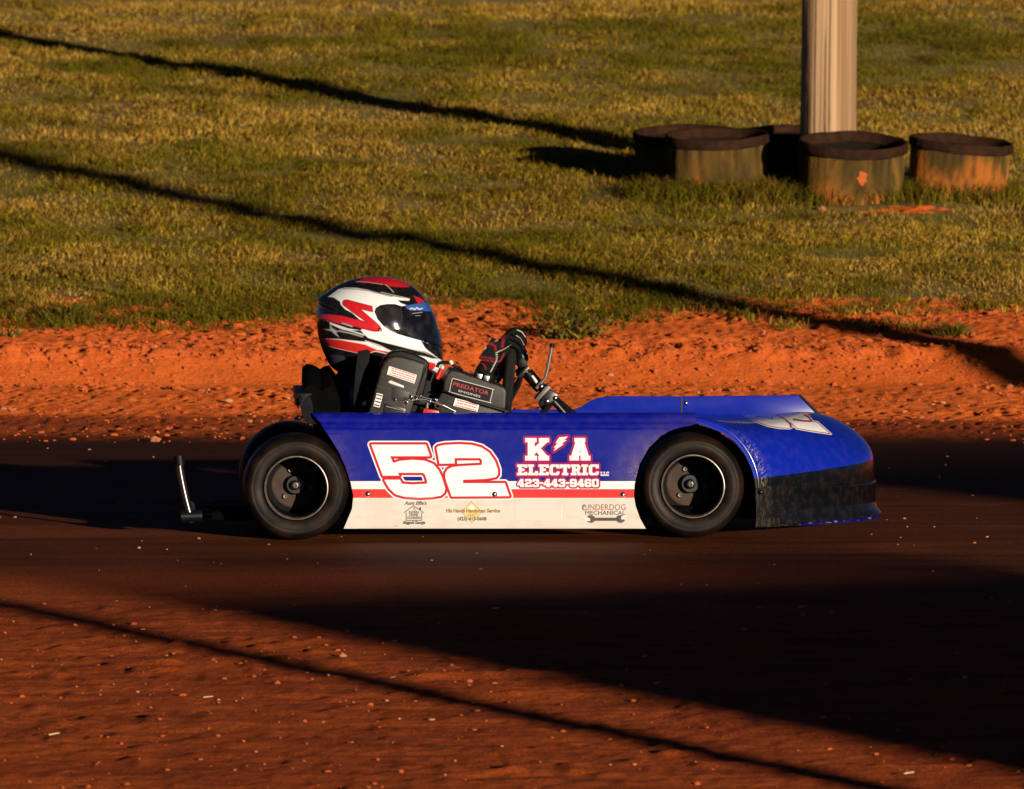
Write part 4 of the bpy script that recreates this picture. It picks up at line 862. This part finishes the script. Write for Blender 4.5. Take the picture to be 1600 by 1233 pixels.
def cap():
    c0 = KP(757, 597, .15); bm = bmesh.new(); ax = Vector((.27, 0, 1)).normalized()
    for k, (r, a, b) in enumerate(((.024, -.018, -.006), (.029, -.006, .012), (.031, .012, .024))):
        n = 20; x = Vector((1, 0, -.27)).normalized(); y = Vector((0, 1, 0)); ra = []; rb = []
        for i in range(n * 2):
            t = math.pi * i / n; rr = r * (1 if k != 1 else (1 if i % 4 < 2 else .93)); d = x * rr * math.cos(t) + y * rr * math.sin(t)
            ra.append(bm.verts.new(c0 + ax * a + d)); rb.append(bm.verts.new(c0 + ax * b + d))
        for i in range(n * 2): bm.faces.new((ra[i], ra[(i + 1) % (2 * n)], rb[(i + 1) % (2 * n)], rb[i]))
        bm.faces.new(ra); bm.faces.new(rb)
    return bm_obj('tank_cap', bm, M['black'], eng, angle=30)
cap()
slab('cap_highlight', [(746, 583), (754, 585.5), (752, 592), (744.5, 590)], .117, .120, M['chrome'], eng, .001); slab('cap_highlight', [(757, 586), (765, 588.5), (763, 595), (755.5, 592.5)], .117, .120, M['chrome'], eng, .001)
# plumbing
tube('fuel_hose', spline([L(683, 574, .09), L(686, 568, .09), L(693, 566.5, .09), L(703, 567, .09), L(712, 573, .09), L(722, 579, .1)], 6), .0045, M['black'], eng, 10)
tube('hose_clamp', [L(703.5, 563.5, .088), L(706.5, 569.5, .088)], .0055, M['silverink'], eng, 8)
tube('fuel_filter', [L(690, 576, .08), L(683, 592, .08)], .0065, M['redpart'], eng, 12); tube('filter_end', [L(692, 571.5, .08), L(690.3, 576, .08)], .0055, M['silverink'], eng, 10)
tube('throttle_cable', spline([L(630, 628, .05), L(660, 624, .048), L(682, 630, .048), L(690, 632, .05), L(712, 643, .06)], 6), .0013, M['chrome'], eng, 6)
tube('cable_ferrule', [L(680, 628.5, .047), L(692, 634, .047)], .0048, M['alu'], eng, 10)
def spring(a, b, turns, r, wr, m, name):
    a, b = Vector(a), Vector(b); d = (b - a).normalized(); x = d.cross(Vector((0, 1, 0))).normalized(); y = d.cross(x); n = turns * 10
    bm_obj(name, tube_bm(bmesh.new(), [a + (b - a) * (i / n) + x * r * math.cos(i * .6283) + y * r * math.sin(i * .6283) for i in range(n + 1)], wr, 5), m, eng, angle=60)
spring(L(633, 623, .05), L(658, 627, .05), 9, .0032, .0008, M['chrome'], 'spring')
tube('linkage_rod', [L(640, 616, .05), L(675, 624, .05)], .0016, M['chrome'], eng, 8); tube('linkage_rod', [L(603, 635, .052), L(631, 642, .052)], .0030, M['chrome'], eng, 8)
slab('linkage_bracket', [(646, 616), (662, 619), (674, 626), (672, 633), (655, 632), (640, 628)], .060, .066, M['blackmetal'], eng, .001)
slab('linkage_bracket', [(600, 630), (634, 639), (632, 648), (598, 648)], .0532, .058, M['blackmetal'], eng, .001)
for x, y, r in ((636, 628, .004), (643, 620, .0035), (651, 623.5, .003), (657, 619, .003), (672, 627, .0035), (618, 624.5, .003), (680, 624, .003), (571, 631, .0055)): bolt(x, y, .050 if x > 600 else .149, r, eng)
tube('brass_fitting', [L(668, 629, .055), L(667, 638, .055)], .0045, M['alu'], eng, 10)
slab('red_bracket', [(662, 638), (686, 642), (686, 650), (660, 650)], .056, .08, M['redpart'], eng, .002)
tube('governor_arm', spline([L(684, 624, .05), L(680, 634, .05), L(690, 642, .055)], 4), .0018, M['chrome'], eng, 6)

# ---- steering
sw0 = KP(795, 588, .42); ax_s = (KP(797.5, 520, .42) - KP(786, 652, .42)).normalized()
def steering():
    bm = bmesh.new(); side_ax = Vector((0, 1, 0)); n = 64; r = .108; pts = []
    fw = ax_s.cross(side_ax)
    for i in range(n):
        t = 2 * math.pi * i / n; pts.append(sw0 + ax_s * r * math.cos(t) + (side_ax + fw * -.03) * r * 1.05 * math.sin(t))
    rings = []
    for i in range(n):
        d = (pts[(i + 1) % n] - pts[i - 1]).normalized(); a = (pts[i] - sw0).normalized(); b = d.cross(a)
        rings.append([bm.verts.new(pts[i] + a * .0145 * math.cos(k * math.pi / 6) + b * .0145 * math.sin(k * math.pi / 6)) for k in range(12)])
    for i in range(n):
        for k in range(12): bm.faces.new((rings[i][k], rings[i][(k + 1) % 12], rings[(i + 1) % n][(k + 1) % 12], rings[(i + 1) % n][k]))
    s = bm_obj('steering_wheel', bm, M['wheelgrip'], kart, smooth=True)
    hubp = KP(818, 577, .42)
    for t in (.4, 2.2, 3.9, 5.6):
        e = sw0 + ax_s * r * math.cos(t) + side_ax * r * 1.05 * math.sin(t); tube('spoke', [e, e + (hubp - e) * .55 + Vector((.006, 0, 0)), hubp], .006, M['blackmetal'], s, 8)
steering()
col_ = [KP(816, 574, .42), KP(832, 592, .42), KP(851, 612, .42), KP(872, 634, .42), KP(930, 700, .42)]
tube('steering_column', col_, .010, M['blackmetal'], kart, 14)
tube('steering_hub', [KP(824, 583, .42), KP(845, 607, .42)], .0165, M['black'], kart, 20); slab('hub_label', [(830, 587.5), (833, 586), (844, 601), (841, 604.5)], .4015, .4035, M['silverink'], kart, .0008)
slab('hub_flange', [(808, 589), (812, 591.5), (828, 576), (825, 572), (821, 573)], .36, .48, M['blackmetal'], kart, .002)
slab('wheel_adapter', [(810, 555), (817, 558), (825, 566), (822, 574), (815, 579), (809, 570)], .38, .46, M['black'], kart, .004)
tube('kill_switch_rod', [KP(806, 590, .40), KP(795, 607, .40)], .0028, M['black'], kart, 8)
lv = tube('brake_lever', [KP(862.5, 538.5, .39), KP(861, 549, .39), KP(854.5, 582, .39), KP(852, 591, .39), KP(838, 607, .39)], .0052, M['lever'], kart, 8, flat=.6)
tube('lever_tip', [KP(862.8, 536.5, .39), KP(861.8, 543, .39)], .0068, M['black'], lv, 8)
slab('column_clamp', [(836, 624), (840, 628), (861, 606), (857, 602), (852, 604)], .37, .47, M['lever'], kart, .002); slab('column_block', [(852, 612), (858, 608), (872, 616), (870, 626), (858, 632), (846, 640), (842, 632)], .38, .46, M['blackmetal'], kart, .003)
bolt(846, 604, .385, .0045, kart); bolt(868, 622, .375, .004, kart); bolt(855, 627, .375, .005, kart)
tube('dash_stay', [KP(866, 622, .45), KP(905, 655, .60)], .009, M['plate'], kart, 10); tube('dash_stay', [KP(860, 630, .40), KP(838, 660, .25)], .008, M['plate'], kart, 10)

# ------------------------------------------------------------------ driver
person = empty('person', KO, PSI)
tag(person, 'driver in black suit, gloves and red white black helmet sitting in the blue kart', 'person')
def skin(name, J, edges, m, parent, root, sub=2):
    names = list(J); me = bpy.data.meshes.new(name); me.from_pydata([J[k][0] for k in names], [(names.index(a), names.index(b)) for a, b in edges], [])
    ob = bpy.data.objects.new(name, me); COL.objects.link(ob)
    sk = ob.modifiers.new('skin', 'SKIN'); sk.use_smooth_shade = True; sk.branch_smoothing = .5
    for k, n in enumerate(names):
        r = J[n][1]; d = me.skin_vertices[0].data[k]; d.radius = r if isinstance(r, tuple) else (r, r); d.use_root = (n == root)
    sb = ob.modifiers.new('sub', 'SUBSURF'); sb.levels = sub; sb.render_levels = sub
    dg = bpy.context.evaluated_depsgraph_get(); dg.update(); out = bpy.data.meshes.new_from_object(ob.evaluated_get(dg)); out.name = name
    bpy.data.objects.remove(ob); bpy.data.meshes.remove(me); out.materials.clear(); out.materials.append(m)
    out.polygons.foreach_set('use_smooth', np.full(len(out.polygons), True)); return link(bpy.data.objects.new(name, out), parent)
def P3(x, y, v): p = KP(x, y, v); return tuple(p)
J = {'pelvis': (P3(612, 766, .42), (.10, .085)), 'belly': (P3(590, 715, .42), (.105, .085)), 'chest': (P3(562, 655, .42), (.115, .09)), 'upper': (P3(548, 618, .42), (.10, .075)), 'neck': (P3(562, 588, .42), .055), 'head': (P3(585, 540, .42), .075)}
ED = [('pelvis', 'belly'), ('belly', 'chest'), ('chest', 'upper'), ('upper', 'neck'), ('neck', 'head')]
for s, t in ((-1, 'n'), (1, 'f')):
    v = .42 + s * .155; J['sh' + t] = (P3(550, 622, v), .052); J['el' + t] = (P3(650, 672, .42 + s * .20), .040); J['wr' + t] = (P3(738, 590, .42 + s * .115), .030)
    J['hip' + t] = (P3(640, 772, .42 + s * .075), .075); J['kn' + t] = (P3(810, 705, .42 + s * .11), .055); J['an' + t] = (P3(940, 765, .42 + s * .10), .038); J['toe' + t] = (P3(985, 745, .42 + s * .10), .030)
    ED += [('upper', 'sh' + t), ('sh' + t, 'el' + t), ('el' + t, 'wr' + t), ('pelvis', 'hip' + t), ('hip' + t, 'kn' + t), ('kn' + t, 'an' + t), ('an' + t, 'toe' + t)]
skin('body', J, ED, M['suit'], person, 'pelvis')

def glove(vc, s):
    """s=-1: the hand nearest the viewer. Palm outside the rim, fingers wrapped round its front."""
    v = lambda k: vc + s * k
    H = {'cuff': (P3(742, 600, v(.014)), (.037, .034)), 'wrist': (P3(757, 574, v(.012)), (.037, .030)), 'palm': (P3(771, 550, v(.016)), (.039, .027)), 'palm2': (P3(787, 526, v(.016)), (.037, .024))}
    E_ = [('cuff', 'wrist'), ('wrist', 'palm'), ('palm', 'palm2')]
    F = {'index': ((797, 515), (811, 517), (818, 527), (811, 536)), 'middle': ((797, 519), (814, 524), (819.5, 535), (811, 543)), 'ring': ((796, 525), (813, 533), (817, 544), (808, 550)), 'little': ((794, 532), (810, 543), (812, 552), (804, 556))}
    for k, (nm, q) in enumerate(F.items()):
        r = (.0105, .0108, .0102, .009)[k]; off = (.030, .022, .012, .003)[k]
        for j, (x, y) in enumerate(q):
            H[f'{nm}{j}'] = (P3(x, y, v(off - (0, .006, .022, .036)[j])), r * (1.1, 1, .95, .85)[j])
            E_.append(((f'{nm}{j-1}', f'{nm}{j}') if j else ('palm2', f'{nm}0')))
    H['th0'] = (P3(776, 562, v(.030)), .014); H['th1'] = (P3(786, 553, v(.022)), .012); H['th2'] = (P3(797, 542, v(.010)), .0105); E_ += [('wrist', 'th0'), ('th0', 'th1'), ('th1', 'th2')]
    o = skin('glove', H, E_, M['glove'], person, 'palm', 4)
    n = len(o.data.vertices); co = np.zeros(n * 3, np.float32); o.data.vertices.foreach_get('co', co); co = co.reshape(-1, 3)
    PX, PY = to_px(co[:, 0], co[:, 1], co[:, 2]); p = Paint(PX, PY, (.0028, .0028, .0032)); z = .1298; zz = lambda q: [(720 + z * a, 490 + z * b) for a, b in q]
    rd = (.30, .008, .02)
    for q, w in (([(120, 535), (200, 522), (300, 525), (400, 548)], 1.6), ([(110, 570), (200, 558), (300, 560), (420, 580)], 1.6), ([(100, 600), (190, 588), (250, 595), (290, 630), (300, 670)], 1.6), ([(520, 190), (515, 260), (500, 340), (495, 410)], 1.8), ([(535, 190), (530, 270), (518, 340), (515, 410)], 1.0), ([(345, 365), (385, 365), (410, 400), (425, 440)], 2.6), ([(440, 580), (480, 570), (520, 480)], 1.8)): p.line(zz(q), w, rd, .8)
    for q in ([(380, 290), (440, 262), (485, 290), (425, 330)],): p.line(zz(q), .9, (.6, .58, .55), .6, True); p.line(zz([(410, 290), (440, 280), (435, 305)]), .8, (.6, .58, .55), .6)
    p.line(zz([(228, 432), (262, 420)]), 1.0, (.5, .48, .45), .6); p.line(zz([(280, 425), (302, 410)]), 1.6, (.6, .58, .55), .6)
    for q in ([(680, 195), (740, 225), (780, 285)], [(670, 265), (720, 300), (762, 375)], [(650, 130), (710, 140), (760, 180)]): p.line(zz(q), 1.3, (.45, .42, .36), .7)
    p.line(zz([(430, 470), (520, 430), (600, 378)]), 1.0, (.55, .5, .45), .6); p.line(zz([(430, 470), (435, 540), (425, 575), (360, 700)]), 1.4, (.5, .46, .42), .7)
    ca = o.data.color_attributes.new('Col', 'FLOAT_COLOR', 'POINT'); c4 = np.ones((n, 4), np.float32); c4[:, :3] = p.c; ca.data.foreach_set('color', c4.ravel())
    o['label'] = 'black racing glove with red piping gripping the steering wheel' if s < 0 else 'black racing glove on the opposite side of the wheel'
    return o
glove(.315, -1); glove(.525, 1).location = (.004, 0, -.045)

def helmet():
    VC = .42; out = [(497, 474), (494, 469), (500, 463), (511, 457), (522, 449), (538, 441), (556, 435.5), (576, 432.5), (598, 432), (618, 435), (634, 441), (648, 450), (660, 462), (668, 474), (676, 492), (683, 513), (689, 537), (692.5, 560), (693, 574), (689, 583), (676, 588), (650, 590), (610, 592), (570, 592), (545, 588), (526, 580), (517, 573), (508, 556), (500, 535), (495, 512), (493.5, 494)]
    cx, cy = 592, 512; o = np.array(out, float); ang = np.arctan2(o[:, 1] - cy, o[:, 0] - cx); rad = np.hypot(o[:, 0] - cx, o[:, 1] - cy); k = np.argsort(ang); ang, rad = ang[k], rad[k]
    na, nt = 460, 300; A = np.linspace(-math.pi, math.pi, na, endpoint=False); Rr = np.interp(A, np.concatenate([ang - 2 * math.pi, ang, ang + 2 * math.pi]), np.tile(rad, 3))
    ker = np.exp(-(np.arange(-8, 9) / 2.5) ** 2); ker /= ker.sum(); Rr = np.convolve(np.concatenate([Rr[-8:], Rr, Rr[:8]]), ker, 'valid')
    T = np.linspace(.02, math.pi - .02, nt); rho = np.sin(T) ** .92; vv = -np.cos(T)
    B = .128 * (1 - .10 * np.clip((np.sin(A)), 0, 1)[None, :] * rho[:, None])
    PX = cx + rho[:, None] * (Rr * np.cos(A))[None]; PY = cy + rho[:, None] * (Rr * np.sin(A))[None]
    u, _, w = K(PX, PY, VC); v = VC + B * np.sign(vv)[:, None] * (np.abs(vv) ** 1.0)[:, None]
    V = np.stack([u, v, w], -1)
    n_ = nt; i = np.arange(nt - 1)[:, None] * na + np.arange(na)[None]; j = np.arange(nt - 1)[:, None] * na + (np.arange(na)[None] + 1) % na
    Q = np.stack([i, j, j + na, i + na], -1).reshape(-1, 4)
    Vf = V.reshape(-1, 3); c0 = len(Vf); Vf2 = np.vstack([Vf, V[0].mean(0), V[-1].mean(0)])
    Tt = np.vstack([np.stack([np.arange(na), (np.arange(na) + 1) % na, np.full(na, c0)], 1), np.stack([np.arange(na) + (nt - 1) * na, (np.arange(na) + 1) % na + (nt - 1) * na, np.full(na, c0 + 1)], 1)])
    p = Paint(PX, PY, (.78, .78, .80)); z = .146; f = lambda q: [(480 + z * a, 420 + z * b) for a, b in q]
    BK = np.array([.006, .006, .007]); RD = np.array([.58, .010, .016]); GY = np.array([.30, .30, .31])
    p.poly(f([(-50, 380), (60, 300), (200, 220), (330, 130), (500, 40), (800, 0), (1100, 100), (1300, 250), (1330, 340), (1230, 390), (1130, 400), (1060, 380), (985, 350), (960, 322), (1080, 330), (1090, 312), (960, 290), (760, 250), (640, 215), (520, 195), (400, 195), (330, 212), (230, 285), (100, 370)]), BK, 0, 1.2)
    p.poly(f([(515, 140), (600, 95), (640, 20), (900, 0), (1060, 100), (1095, 188), (1060, 192), (900, 182), (760, 152), (640, 142)]), RD, 0, 1)
    p.poly(f([(1130, 282), (1190, 300), (1240, 330), (1330, 420), (1180, 362)]), RD, 0, 1)
    for q, w_ in (([(380, 205), (520, 207), (640, 222), (760, 252), (900, 285)], 1.8), ([(780, 238), (900, 265), (1085, 308)], .8), ([(830, 160), (880, 200), (915, 240)], .9), ([(520, 130), (640, 135), (800, 160)], .6)): p.line(f(q), w_, GY if w_ > 1 else (.5, .5, .5), 1)
    p.poly(f([(40, 350), (130, 345), (205, 292), (280, 298), (345, 340), (355, 375), (400, 420), (470, 455), (552, 527), (430, 512), (300, 482), (60, 480)]), BK, 0, .8)
    p.poly(f([(40, 470), (110, 480), (180, 545), (240, 562), (400, 612), (430, 622), (560, 640), (575, 628), (560, 612), (420, 585), (320, 548), (100, 520), (60, 740), (120, 735), (320, 735), (640, 765), (900, 862), (1250, 925), (1330, 950), (1410, 955), (1400, 938), (1250, 870), (1050, 830), (800, 768), (640, 722), (500, 682), (380, 640), (240, 582), (100, 555), (20, 560), (20, 470)]), BK, 0, .8)
    p.poly(f([(30, 500), (120, 520), (230, 560), (240, 590), (330, 640), (560, 640), (640, 722), (800, 770), (1050, 832), (1250, 872), (1255, 925), (900, 862), (640, 762), (330, 735), (120, 740), (30, 740)]), BK, 0, .8)
    p.line(f([(350, 620), (450, 645), (600, 690)]), 2.2, (.62, .6, .58), 1.6); p.line(f([(330, 650), (450, 672), (580, 708)]), 1.4, (.5, .5, .5), 2)
    p.poly(f([(235, 578), (262, 620), (330, 660), (300, 665), (338, 722), (290, 690), (250, 655), (165, 640), (240, 632)]), (.42, .44, .42), 0, 1)
    p.line(f([(610, 752), (760, 800), (910, 878)]), 1.3, (.7, .68, .66), .8); p.line(f([(1040, 826), (1250, 880), (1400, 945)]), .9, (.6, .58, .56), .7)
    ZP = f([(372, 345), (388, 325), (422, 322), (682, 387), (688, 440), (655, 435), (545, 407), (762, 592), (776, 625), (750, 648), (700, 648), (330, 560), (130, 522), (60, 490), (200, 477), (350, 487), (550, 532), (640, 562), (470, 442), (375, 372)])
    p.poly(ZP, BK, .9, .8); p.poly(ZP, RD, 0, .7)
    p.line(f([(200, 545), (370, 575)]), 1.4, (.4, .05, .06), 1.2); p.line(f([(370, 568), (470, 600)]), 2.0, (.4, .4, .4), 1.5)
    LR = f([(60, 735), (170, 738), (330, 745), (600, 790), (740, 850), (900, 878), (1000, 900), (1360, 1000), (1372, 1030), (1310, 1100), (1260, 1000), (900, 905), (720, 860), (650, 885), (560, 890), (330, 842), (190, 812), (60, 800)]); p.poly(LR, RD * np.array([1.05, 2.2, 1]), 0, 1)
    p.poly(f([(0, 800), (190, 815), (330, 846), (560, 892), (650, 888), (720, 868), (900, 910), (1260, 1010), (1310, 1110), (1500, 1100), (1400, 1400), (0, 1400)]), BK, 0, 1)
    p.poly(f([(60, 715), (130, 730), (220, 780), (240, 830), (60, 830)]), BK, 0, 5)
    p.poly(f([(200, 905), (380, 918), (430, 990), (262, 1022), (180, 960)]), (.045, .055, .085), 0, 1.5)
    p.poly(f([(1205, 752), (1300, 790), (1420, 830), (1600, 800), (1600, 1100), (1440, 980), (1290, 868), (1250, 830)]), BK, 0, .8)
    h = big_mesh('helmet', Vf2, Q, M['helmet'], person, col=np.vstack([p.c, p.c[:1], p.c[-1:]]), T=Tt); h['label'] = 'glossy full face helmet in white, red and black swooping shapes'
    # visor: its own shell standing proud of the helmet
    VP = np.array(f([(707, 440), (722, 402), (770, 372), (850, 360), (930, 362), (1000, 385), (1040, 378), (1130, 362), (1240, 352), (1300, 330), (1500, 330), (1700, 1000), (1440, 848), (1400, 832), (1290, 790), (1205, 752), (1060, 712), (960, 682), (880, 645), (800, 590), (740, 520)]))
    d, ins = p._dist(p.x, p.y, [VP]); ins = ins.reshape(nt, na); sd = np.where(ins, d.reshape(nt, na), -d.reshape(nt, na))
    du = np.gradient(V, axis=0); dv = np.roll(V, -1, 1) - np.roll(V, 1, 1); N = np.cross(dv, du); N /= np.linalg.norm(N, axis=-1, keepdims=True) + 1e-9
    cen = V.reshape(-1, 3).mean(0); sgn = np.sign(((V - cen) * N).sum(-1, keepdims=True)); N = N * sgn
    W = V + N * (.0030 * np.clip(sd / 1.2, -.3, 1))[..., None]
    inq = (sd.reshape(-1)[Q] > -.4).all(1); Qv = Q[inq]; used = np.unique(Qv); mp = np.zeros(nt * na, int); mp[used] = np.arange(len(used))
    c = Paint(p.x[used], p.y[used], (.0045, .0045, .006)); n3 = fbm(c.x * .12, c.y * .12, 81, 3)
    piv = f([(708, 440), (722, 402), (770, 372), (850, 362), (930, 368), (985, 420), (1000, 520), (960, 640), (900, 650), (820, 610), (740, 520)]); c.poly(piv, (.013, .012, .011), 0, 2); c.line(f([(985, 400), (1002, 500), (975, 620)]), .8, (.05, .045, .04), 1)
    c.poly(f([(1032, 382), (1140, 366), (1285, 354), (1400, 350), (1420, 455), (1310, 458), (1200, 440), (1080, 435), (1050, 415)]), (.03, .10, .36), 0, .8)
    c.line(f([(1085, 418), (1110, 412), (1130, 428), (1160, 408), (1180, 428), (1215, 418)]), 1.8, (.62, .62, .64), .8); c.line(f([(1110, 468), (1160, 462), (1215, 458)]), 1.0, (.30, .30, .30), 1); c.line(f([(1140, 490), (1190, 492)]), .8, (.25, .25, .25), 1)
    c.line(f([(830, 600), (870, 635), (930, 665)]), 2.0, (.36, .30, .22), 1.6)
    vs = big_mesh('visor', W.reshape(-1, 3)[used], mp[Qv], M['visor'], h, col=c.c); vs['label'] = 'dark tinted visor with a blue strip along its top'
helmet()

# ------------------------------------------------------------------ things that stand out of frame and throw the shadows seen on the track
TS = Vector((math.sin(SUN_AZ), -math.cos(SUN_AZ), 0)); SIDE = Vector((math.cos(SUN_AZ), math.sin(SUN_AZ), 0))
M['polemetal'] = mat('painted_pole', (.35, .34, .32), rough=.5)
p = ground_at(420, 1032) + TS * 13; make_pole('slim grey light pole standing out of frame on the near side of the track', (p.x, p.y, float(G(p.y))), .062, 7.5, 0, 'light_pole', 'polemetal', 24, False)
p = ground_at(1180, 487) + TS * 17; make_pole('stout wooden pole standing out of frame at right beside the track', (p.x, p.y, float(G(p.y))), .13, 8, 0, 'utility_pole', 'pole_wood', 32, False)
M['boards'] = mat('board_siding', (.42, .40, .36), (.34, .32, .28), 6, rough=.8, stretch=(1, 1, 12), bump=.2, bscale=14)
M['roofing'] = mat('metal_roof', (.30, .31, .32), rough=.5, metal=.6)
def shed(q0, q1, ytop, dist, depth, label, name, xref):
    """a plain shed whose sunward face spans the lateral strip q0..q1 and whose roof shadow ends near y = ytop"""
    c0 = SIDE * q0; t0 = (ytop - c0.y) / (-TS.y) * -1
    end = SIDE * ((q0 + q1) / 2); k = (ytop - end.y) / TS.y; end = end + TS * k; front = end + TS * dist
    zg = float(G(front.y)); hgt = float(G(ytop)) + dist * math.tan(SUN_EL) - zg
    root = empty(name, (front.x, front.y, zg), SUN_AZ); w = (q1 - q0) / 2; tag(root, label, 'building')
    bm = bmesh.new(); box_bm(bm, -w, w, -depth, 0, -.1, hgt - .12); bm_obj('wall', bm, M['boards'], root)
    bm = bmesh.new(); box_bm(bm, -w - .02, w + .02, -depth - .15, .15, hgt - .115, hgt); bm_obj('roof', bm, M['roofing'], root)
    bm = bmesh.new(); box_bm(bm, -.45, .45, .004, .05, 0, min(2.0, hgt - .4)); bm_obj('door', bm, M['wood'], root)
qa = ground_at(800, 1052).dot(SIDE); qb = ground_at(1600, 893).dot(SIDE)
shed(qa, qb, row_y(893), 26, 2.2, 'small board scoring shed out of frame behind the camera', 'shed', 0)
shed(ground_at(1480, 772).dot(SIDE), 9.0, row_y(676), 34, 5, 'long board barn out of frame behind the camera at right', 'barn', 0)
